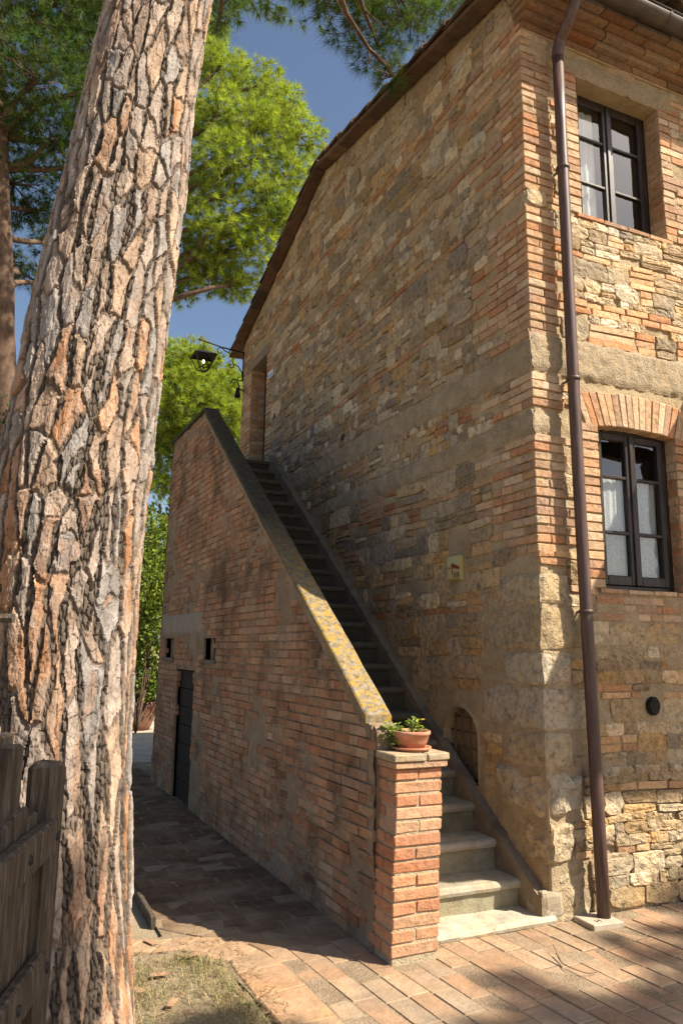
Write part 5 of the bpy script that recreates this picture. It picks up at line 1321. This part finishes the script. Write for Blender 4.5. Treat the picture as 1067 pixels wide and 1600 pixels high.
# shaded pine on the left with ivy on its trunk
D3 = 10.5
b = at_fwd(2, 1500, D3); b[2] = G0
cl = []
for (px, py, dd, r) in ((30, 40, 0, 1.0), (110, 30, .4, 1.0), (180, 60, .8, .9), (60, 120, -.4, 1.0), (140, 140, .2, .9), (10, 190, .2, .9), (190, 180, 1.2, .8), (80, 220, .2, .8), (130, 260, .9, .7), (20, 290, .6, .8), (60, 330, 1.0, .6), (95, 380, 1.2, .55), (20, 410, 1.0, .5), (60, 440, 1.4, .4), (170, -30, .5, 1.2), (60, -50, 0, 1.3), (240, 0, 1.5, .7), (-40, 120, 0, 1.2), (-60, 330, .5, .9)):
    cl.append(clump_at(px, py, D3+dd, (r, r, r*0.6)))
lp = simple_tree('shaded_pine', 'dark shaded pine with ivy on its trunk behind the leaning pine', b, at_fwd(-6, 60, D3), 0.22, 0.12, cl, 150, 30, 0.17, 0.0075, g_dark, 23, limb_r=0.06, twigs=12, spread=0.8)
# ivy on that trunk
def leaf_cloud(P, D, size, col, cvar, seed, mat, name, parent):
    rg = np.random.default_rng(seed); m = len(P); d = unit(D+0.5*rg.normal(size=(m, 3))); s = unit(np.cross(d, rg.normal(size=(m, 3)))); u = np.cross(s, d)
    L = size*rg.uniform(.6, 1.2, (m, 1)); W = L*0.32
    V = np.stack([P, P+d*L*.45+s*W+u*W*.25, P+d*L, P+d*L*.45-s*W+u*W*.25], 1).reshape(-1, 3); i = np.arange(m)*4
    F = np.concatenate([np.column_stack([i, i+1, i+2]), np.column_stack([i, i+2, i+3])])
    c = np.clip(np.asarray(col)*(1+cvar*rg.normal(size=(m, 1)))+rg.normal(size=(m, 3))*0.01, 0.01, 1)
    return mesh(name, V, F, mat, parent, np.repeat(c, 4, 0))
rg = np.random.default_rng(5); m = 2600; z = rg.uniform(0, 5.2, m); a = rg.random(m)*6.28; ctr = np.stack([np.interp(z, [b[2], at_fwd(-6, 60, D3)[2]], [b[k], at_fwd(-6, 60, D3)[k]]) for k in (0, 1)], 1); rr = 0.22+rg.random(m)*0.14*np.clip(1.2-z/5.5, 0, 1)
P = np.column_stack([ctr[:, 0]+rr*np.cos(a), ctr[:, 1]+rr*np.sin(a), z]); leaf_cloud(P, np.column_stack([np.cos(a), np.sin(a), -0.6+0*a]), 0.09, (0.07, 0.12, 0.025), 0.35, 7, M['leaf'], 'ivy', lp)['kind'] = 'stuff'
# broadleaf shrubs and hedge at the end of the path
def shrub(name, label, base, clumps, n, size, col, seed, cat='shrub', group=None, trunk_r=0.018):
    t = empty(name, tuple(base), label, cat, group); rg = np.random.default_rng(seed); PP, DD = [], []; A = Acc()
    for c, r in clumps:
        r = np.broadcast_to(np.asarray(r, float), (3,)); P, d = in_ellipsoid(int(n*np.prod(r)**(2/3)), c, r, rg, 0.4); PP.append(P); DD.append(d+np.array([0, 0, .25]))
        pts = catmull([base, (np.asarray(base)+c)/2+rg.normal(size=3)*.1, c], 7); V, F = tube(pts, np.linspace(trunk_r, trunk_r*.3, 7), 6); A.add(V, F)
        for k in range(5):
            e = P[rg.integers(0, len(P))]; V, F = tube([pts[5], (pts[5]+e)/2+rg.normal(size=3)*.05, e], [trunk_r*.3, trunk_r*.2, trunk_r*.08], 4, False); A.add(V, F)
    leaf_cloud(np.concatenate(PP), np.concatenate(DD), size, col, 0.3, seed+1, M['leaf'], 'foliage', t); A.build('stems', M['limb'], t, True)
    return t
def gb(px, df): p = at_fwd(px, 1090, df); return np.array([p[0], p[1], G0-0.02])
shrub('laurel_bush', 'tall leafy green bush between the leaning trunk and the stair wall', gb(215, 16), [clump_at(px, py, 16+dd, r) for (px, py, dd, r) in ((225, 830, 0, .55), (250, 850, .4, .5), (205, 870, .2, .6), (235, 900, -.3, .6), (255, 930, .3, .5), (215, 950, 0, .6), (190, 900, .4, .7), (240, 985, .2, .5), (210, 1010, .3, .5), (245, 1030, .5, .4), (180, 980, .6, .7), (225, 1060, .4, .5), (255, 1075, .6, .4))], 1900, 0.12, (0.15, 0.20, 0.03), 31, 'bush')
shrub('dark_hedge', 'low dark clipped hedge at the end of the paved path', gb(225, 19), [(gb(px, 19)+np.array([0, 0, 0.55]), (.75, .5, .55)) for px in (150, 195, 240, 285)], 1700, 0.07, (0.03, 0.05, 0.014), 33, 'hedge')
shrub('laurel_bush', 'dark evergreen bush behind the shaded pine trunk', gb(20, 20), [clump_at(px, py, 20+dd, r) for (px, py, dd, r) in ((0, 780, 0, 1.2), (40, 850, .3, 1.2), (-20, 900, 0, 1.3), (60, 950, .5, 1.2), (20, 1000, 0, 1.2), (100, 900, 1, 1.3), (130, 980, 1, 1.3), (150, 820, 1.5, 1.1))], 900, 0.16, (0.06, 0.10, 0.02), 35, 'bush')
# far trees closing the view beyond the path and beside the house
for i, (px, py, df, r, lab) in enumerate(((330, 850, 34, 2.6, 'distant rounded tree behind the stair wall end'), (200, 930, 36, 2.6, 'distant tree beyond the sunlit gravel'), (80, 800, 34, 3.0, 'distant broad tree behind the leaning pine'), (-80, 850, 32, 3.0, 'distant tree beyond the ivy-clad pine trunk'))):
    bb = gb(px, df); shrub('far_tree', lab, bb, [(at_fwd(px, py, df)+np.array([R_.uniform(-1.6, 1.6), R_.uniform(-1, 1), R_.uniform(-1.5, 1.5)]), r*R_.uniform(.5, .8)) for k in range(7)], 260, 0.30, (0.06, 0.095, 0.02), 60+i, 'tree', None, 0.16)
# terracotta jar far down the path with a plant
jp = ray_plane(214, 1141, 2, G0-0.02); M['urn'] = mat_plain('shaded_urn_clay', (0.20, 0.105, 0.07), 0.85, 0, 0.3, 6, 40, 0.2, 0.1)  # urn clay darkened, the shade it stands in put into its colour
jar = empty('garden_urn', tuple(jp), 'large distant terracotta urn at the end of the paved path', 'urn')
V, F = lathe([(0.0, 0), (0.24, 0.0), (0.30, 0.12), (0.36, 0.32), (0.40, 0.50), (0.44, 0.53), (0.44, 0.60), (0.40, 0.60), (0.38, 0.5), (0.0, 0.48)], 30, jp); mesh('urn_body', V, F, M['urn'], jar, None, True)
P, d = in_ellipsoid(420, jp+np.array([0, 0, .75]), (.36, .36, .28), np.random.default_rng(3)); leaf_cloud(P, d, 0.12, (0.09, 0.15, 0.025), .3, 9, M['leaf'], 'urn_plant', jar)
# sunlit gravel court beyond the path
grm = mat_mortar('pale_gravel', (0.36, 0.31, 0.24), (0.48, 0.42, 0.33), (0.56, 0.50, 0.41), 1.2)
sheet('gravel_court', -6, 12, 8.0, 16.5, G0-0.014, grm); 
lawn = mat_plain('far_lawn', (0.075, 0.105, 0.03), 0.9, 0, 0.4, 3, 60, 0.8, 0.1); sheet('lawn', -30, 30, 16.5, 60, G0-0.015, lawn)

# ================================================================== GATE, EDGING, GRASS
gate = empty('wooden_gate', (-3.3, -2.2, G0), 'weathered plank gate with two iron-bolted cross rails beside the leaning pine', 'gate')
gP = np.array([-3.215, -1.78]); gD = np.array([0.316, 0.949]); gN = np.array([0.949, -0.316])
def GT(s, n, z): p = gP-gD*s+gN*n; return np.stack([p[0]+0*np.asarray(z), p[1]+0*np.asarray(z), z], -1)
def gbox(name, s0, s1, n0, n1, z0, z1, bev=0.006, jit=0.002, parent=gate, topfn=None, mat='gatewood'):
    V, F = box(s0, s1, n0, n1, z0, z1, bev, jit); 
    if topfn: V[:, 2] += np.where(V[:, 2] > (z0+z1)/2, [topfn(a) for a in V[:, 0]], 0)
    W = np.stack([gP[0]-gD[0]*V[:, 0]+gN[0]*V[:, 1], gP[1]-gD[1]*V[:, 0]+gN[1]*V[:, 1], V[:, 2]], 1); return mesh(name, W, F, M[mat], parent)
gbox('post', 0.0, 0.085, -0.06, 0.02, G0, 1.325, 0.016, 0.006)
gbox('post', 0.10, 0.17, -0.13, -0.07, G0, 1.385, 0.01, 0.004)
gbox('back_rail', -0.02, 1.0, -0.165, -0.133, 1.30, 1.40, 0.008, 0.003)
s_ = 0.095
for k in range(8):
    w = R_.uniform(.092, .11); gbox('board', s_, s_+w-.006, -0.045+R_.uniform(-.004, .004), -0.018, G0+0.08, 1.205+R_.uniform(-.02, .02)+0.02*math.sin(k*1.1), 0.006, 0.003); s_ += w
for z0, t in ((1.075, 0.0), (0.735, 0.0)):
    r = gbox('rail', 0.0, 0.98, -0.017, 0.022, z0, z0+0.10, 0.008, 0.003, topfn=None)
    for sb_ in (0.05, 0.30, 0.55, 0.8):
        V, F = lathe([(0.0, 0.010), (0.010, 0.008), (0.014, 0.0)], 10); p = gP-gD*sb_+gN*0.022; W = np.stack([p[0]+gN[0]*V[:, 2]-gD[0]*V[:, 0], p[1]+gN[1]*V[:, 2]-gD[1]*V[:, 0], z0+0.05+V[:, 1]], 1); mesh('bolt', W, F, M['iron'], r)
V, F = box(0, 0.5, -0.012, 0.012, 1.675, 1.70, 0.003); pz = at_fwd(22, 966, 1.95); 
fr_ = empty('fence_rail', (float(pz[0]-0.3), float(pz[1]), G0), 'thin grey wooden rail end in front of the pine trunk', 'rail')
e0, e1 = pz, pz-RT*0.5; V, F = tube([e0, e1], 0.013, 6); mesh('rail_bar', V, F, M['gatewood'], fr_); V, F = tube([e1, np.array([e1[0], e1[1], G0])], 0.03, 8); mesh('rail_post', V, F, M['gatewood'], fr_)
# timber edging with an iron pin
ed = empty('edging_plank', (-2.35, 1.4, G0), 'thin dark timber edging plank along the path with an iron pin', 'edging')
V, F = box(-2.375, -2.345, 0.93, 1.95, G0-0.03, G0+0.055, 0.005, 0.003); mesh('plank', V, F, M['gatewood'], ed)
V, F = tube([(-2.395, 1.80, G0-.03), (-2.395, 1.80, G0+0.10)], 0.008, 6); mesh('pin', V, F, M['iron'], ed); V, F = tube([(-2.46, 1.80, G0+.1), (-2.37, 1.80, G0+.1)], 0.012, 8); mesh('pin_head', V, F, mat_plain('galvanised_pin', (0.4, 0.4, 0.4), 0.4, 0.8), ed)
# low bank of earth with grass, straw and pine litter
def in_lawn(x, y):
    yy = np.array([-3.0, -.6, -.271, .035, .223, .356, .483, .562, .70]); xx = np.array([-2.07, -2.065, -2.085, -2.09, -2.1, -2.24, -2.33, -2.62, -2.80]); return x < np.interp(y, yy, xx)-0.005
nx, ny = 90, 140; xs_ = np.linspace(-3.9, -2.05, nx); ys_ = np.linspace(-3.0, 0.62, ny); X, Yy = np.meshgrid(xs_, ys_, indexing='ij')
inside = in_lawn(X, Yy); Zg = G0-0.004+0.018*fbm(X*3, Yy*3, 0, 3, 501)+0.008*fbm(X*18, Yy*18, 0, 2, 503)
V = np.stack([X, Yy, Zg], -1).reshape(-1, 3); i, j = np.meshgrid(np.arange(nx-1), np.arange(ny-1), indexing='ij'); Fq = np.stack([i*ny+j, (i+1)*ny+j, (i+1)*ny+j+1, i*ny+j+1], -1).reshape(-1, 4)
Fq = Fq[inside.reshape(-1)[Fq].all(1)]; tag(mesh('earth_bank', V, Fq, gm, None, None, True), None, None, kind='structure')
def blades(n, region, hl, hh, wd, cols_, seed, lay=0.3, name='grass', label='', zfn=None):
    rg = np.random.default_rng(seed); P = region(rg, n); m = len(P); a = rg.random(m)*6.283; L = rg.uniform(hl, hh, m); ln = np.abs(rg.normal(size=m))*lay+0.15
    d = np.column_stack([np.cos(a)*ln, np.sin(a)*ln, np.ones(m)]); d = unit(d); sd = np.column_stack([-np.sin(a), np.cos(a), 0*a])*wd/2
    mid = P+d*L[:, None]*0.55; tip = P+unit(d+np.column_stack([np.cos(a), np.sin(a), -0.4+0*a])*0.6)*L[:, None]
    V = np.stack([P-sd, P+sd, mid+sd*.8, mid-sd*.8, tip], 1).reshape(-1, 3); k = np.arange(m)*5; F = np.concatenate([np.column_stack([k, k+1, k+2]), np.column_stack([k, k+2, k+3]), np.column_stack([k+3, k+2, k+4])])
    c = np.asarray(cols_)[rg.integers(0, len(cols_), m)]*rg.uniform(.75, 1.25, (m, 1)); return tag(mesh(name, V, F, M['leaf'], None, np.repeat(c, 5, 0)), label, None, kind='stuff')
def lawn_pts(rg, n):
    P = np.column_stack([rg.uniform(-3.4, -2.05, n), rg.uniform(-2.2, 0.6, n), np.full(n, G0+0.0)]); k = in_lawn(P[:, 0]+0.02, P[:, 1]) & (fbm(P[:, 0]*2.5, P[:, 1]*2.5, 0, 3, 511)+0.55*rg.random(n) > 0.12) & (P[:, 1] < 0.38); return P[k]
GR = [(0.12, 0.15, 0.035), (0.42, 0.34, 0.19), (0.30, 0.25, 0.12), (0.38, 0.31, 0.16), (0.34, 0.27, 0.13), (0.08, 0.12, 0.03)]
blades(19000, lawn_pts, 0.025, 0.085, 0.0035, GR, 520, 1.0, 'grass', 'short straw-yellow and green grass beside the pine')
def litter(name, label, region, n, L, W, cols_, seed, zt):
    rg = np.random.default_rng(seed); P = region(rg, n); m = len(P); a = rg.random(m)*6.283; l = rg.uniform(.4, 1.1, m)*L; d = np.column_stack([np.cos(a), np.sin(a), rg.normal(size=m)*0.12]); sd = np.column_stack([-np.sin(a), np.cos(a), 0*a])*W/2
    P = P+np.array([0, 0, zt])+np.column_stack([0*a, 0*a, rg.random(m)*0.006]); V = np.stack([P-sd, P+sd, P+d*l[:, None]], 1).reshape(-1, 3); c = np.asarray(cols_)[rg.integers(0, len(cols_), m)]*rg.uniform(.7, 1.3, (m, 1))
    return tag(mesh(name, V, np.arange(m*3).reshape(-1, 3), M['dry'], None, np.repeat(c, 3, 0)), label, None, kind='stuff')
def base_pts(rg, n):
    u = rg.random(n); y = rg.uniform(0.1, 6.0, n); A_ = np.column_stack([-1.285-0.02*y-np.abs(rg.normal(0, .02, n)), y, np.full(n, G0)]); x = rg.uniform(0.45, 2.0, n); B_ = np.column_stack([x, -0.03-np.abs(rg.normal(0, .03, n)), np.full(n, G0)]); k = (fbm(y*2, y*0, 0, 2, 801)+0.2*u > 0.22); k2 = (fbm(x*3, x*0, 0, 2, 803)+0.3*u > 0.25); return np.concatenate([A_[k], B_[k2]])
blades(1600, base_pts, 0.012, 0.05, 0.004, [(0.09, 0.13, 0.03), (0.13, 0.16, 0.04), (0.3, 0.25, 0.12)], 522, 0.8, 'weeds', 'small weeds and moss along the foot of the walls')
DRY = [(0.34, 0.25, 0.13), (0.26, 0.17, 0.09), (0.42, 0.33, 0.19), (0.2, 0.12, 0.07)]
litter('dry_needles', 'fallen brown pine needles among the grass', lambda rg, n: np.column_stack([rg.uniform(-3.4, -1.95, n), rg.uniform(-2.2, 0.6, n), np.full(n, G0)]), 4500, 0.09, 0.004, DRY, 531, 0.008)
litter('path_litter', 'scattered dry needles and crumbs on the pavers', lambda rg, n: np.concatenate([np.column_stack([rg.uniform(-1.75, 1.6, n//3), rg.uniform(-1.8, -0.2, n//3), np.full(n//3, G0)]), np.column_stack([rg.normal(-0.2, .5, n//5), -0.03-np.abs(rg.normal(0, .05, n//5)), np.full(n//5, G0)]), np.column_stack([rg.normal(-1.32, .06, n//5), rg.uniform(-.3, 1.5, n//5), np.full(n//5, G0)])]), 1300, 0.035, 0.003, DRY, 533, 0.006)
# fallen bark flakes and a curled twig
for k, (px, py) in enumerate(((215, 1545), (270, 1565), (235, 1470), (300, 1490), (250, 1520))):
    p = ray_plane(px, py, 2, G0+0.02); a = R_.random()*6; V, F = box(-0.045, 0.05, -0.018, 0.02, 0, 0.006, 0.002, 0.004); V[:, 2] += 0.25*V[:, 1]**2*10; tag(mesh('bark_flake', rotz(V, a)+p-np.array([0, 0, .008]), F, M['bark'], None, (0.34, 0.21, 0.13)), 'reddish flake of pine bark lying in the grass', 'bark', 'bark flakes in the grass')
tw = [ray_plane(px, py, 2, G0+0.012) for px, py in ((868, 1492), (876, 1503), (885, 1512), (900, 1519), (918, 1522), (932, 1519))]; tw = np.array(tw); tw[:, 2] += np.array([0.01, 0.0, .01, .012, .004, 0])
twg = empty('twig', tuple(tw[2]), 'thin dark curled twig lying on the terracotta paving', 'twig'); V, F = tube(catmull(tw, 16), np.linspace(.0035, .0018, 16), 5); mesh('stem', V, F, M['limb'], twg); V, F = tube([tw[1], tw[1]+[0.02, .04, .012], tw[0]+[0.03, .06, .02]], .0018, 4); mesh('side_shoot', V, F, M['limb'], twg)
# needle litter on the roof edge
def roof_pts(rg, n): x = rg.uniform(0.6, 2.2, n); y = rg.uniform(-0.46, -0.1, n); return np.column_stack([x, y, rake(y)+0.12])
rg = np.random.default_rng(41); P = roof_pts(rg, 700); Vt, Ft, Ct = tufts(P, unit(rg.normal(size=P.shape)*0.8+np.array([0, -.3, .5])), 5, 0.10, 0.004, 0.9, (0.2, 0.13, 0.075), .3, 43); tag(mesh('roof_needles', Vt, Ft, M['dry'], None, Ct), 'brown pine needles piled on the roof edge above the gutter', None, kind='stuff')

# ================================================================== JUST OUTSIDE THE FRAME: what shades the front
porch = empty('porch_canopy', (3.9, -0.9, G0), 'timber porch canopy on posts along the house front', 'canopy')
T_ = math.tan(SUN_EL); cph = 1/_h; sph = SUN_R/_h
hC = 4.2; x0C = 1.517+(hC-3.6)/(T_/cph); dC = (hC-0.8)/(T_/sph)
for k in range(9):
    V, F = box(x0C+k*0.5, x0C+k*0.5+0.497, -dC, 0.03, hC, hC+0.05, 0.004); mesh('deck_board', V, F, M['gatewood'], porch)
for k in range(5): onebox('rafter', M['gatewood'], porch, x0C+0.15+k*1.0, x0C+0.25+k*1.0, -dC+0.05, 0.03, hC-0.14, hC-0.002, 0.006)
onebox('beam', M['gatewood'], porch, x0C+0.1, x0C+4.4, -dC+0.08, -dC+0.2, hC-0.3, hC-0.141, 0.006)
for x in (x0C+1.6, x0C+4.2): onebox('post', M['gatewood'], porch, x, x+0.14, -dC+0.07, -dC+0.21, G0-.02, hC-0.301, 0.008)
# a second pine behind the camera: dapples the paving and shades the gate
def sunward(p, t): return np.asarray(p, float)+np.array(SUN)*t
cl = []
for (px, py, t, r) in ((800, 1530, 12.5, (.16, .12, .08)), (850, 1570, 12.8, (.24, .16, .1)), (930, 1585, 13, (.26, .2, .12)), (1010, 1560, 13, (.18, .12, .08)), (1040, 1600, 13, (.3, .2, .12)), (780, 1610, 13, (.2, .14, .1)), (960, 1470, 13.5, (.14, .09, .07)), (1030, 1490, 13.6, (.26, .13, .1)), (1055, 1455, 13.8, (.2, .12, .1)), (1060, 1412, 14, (.25, .14, .1)), (900, 1650, 13, (.5, .35, .2)), (1050, 1680, 13, (.5, .4, .2)), (1150, 1560, 13, (.5, .35, .2)), (1180, 1450, 13.5, (.5, .35, .2)), (350, 1590, 12, (.16, .1, .08)), (300, 1620, 12, (.25, .16, .1)), (430, 1625, 12, (.22, .14, .1)), (1090, 1330, 14, (.22, .18, .18))):
    cl.append((sunward(ray_plane(px, py, 2, G0), t), r))
for (s_2, z_, t, r) in ((0.05, 1.1, 10, (.32, .32, .28)), (0.35, 1.1, 10, (.4, .4, .3)), (0.1, 0.6, 10.5, (.32, .32, .28)), (0.45, 0.7, 10.3, (.45, .45, .3)), (0.9, .9, 10, (.6, .6, .35))):
    p = gP-gD*s_2; cl.append((sunward((p[0], p[1], z_), t), r))
bpos = np.array([4.6, -9.2, G0])
simple_tree('stone_pine', 'tall pine across the yard whose needles dapple the paving', bpos, bpos+np.array([0.2, 0.3, 12.5]), 0.3, 0.12, cl, 900, 22, 0.11, 0.008, g_mid, 71, limb_r=0.05, twigs=6, spread=0.8)
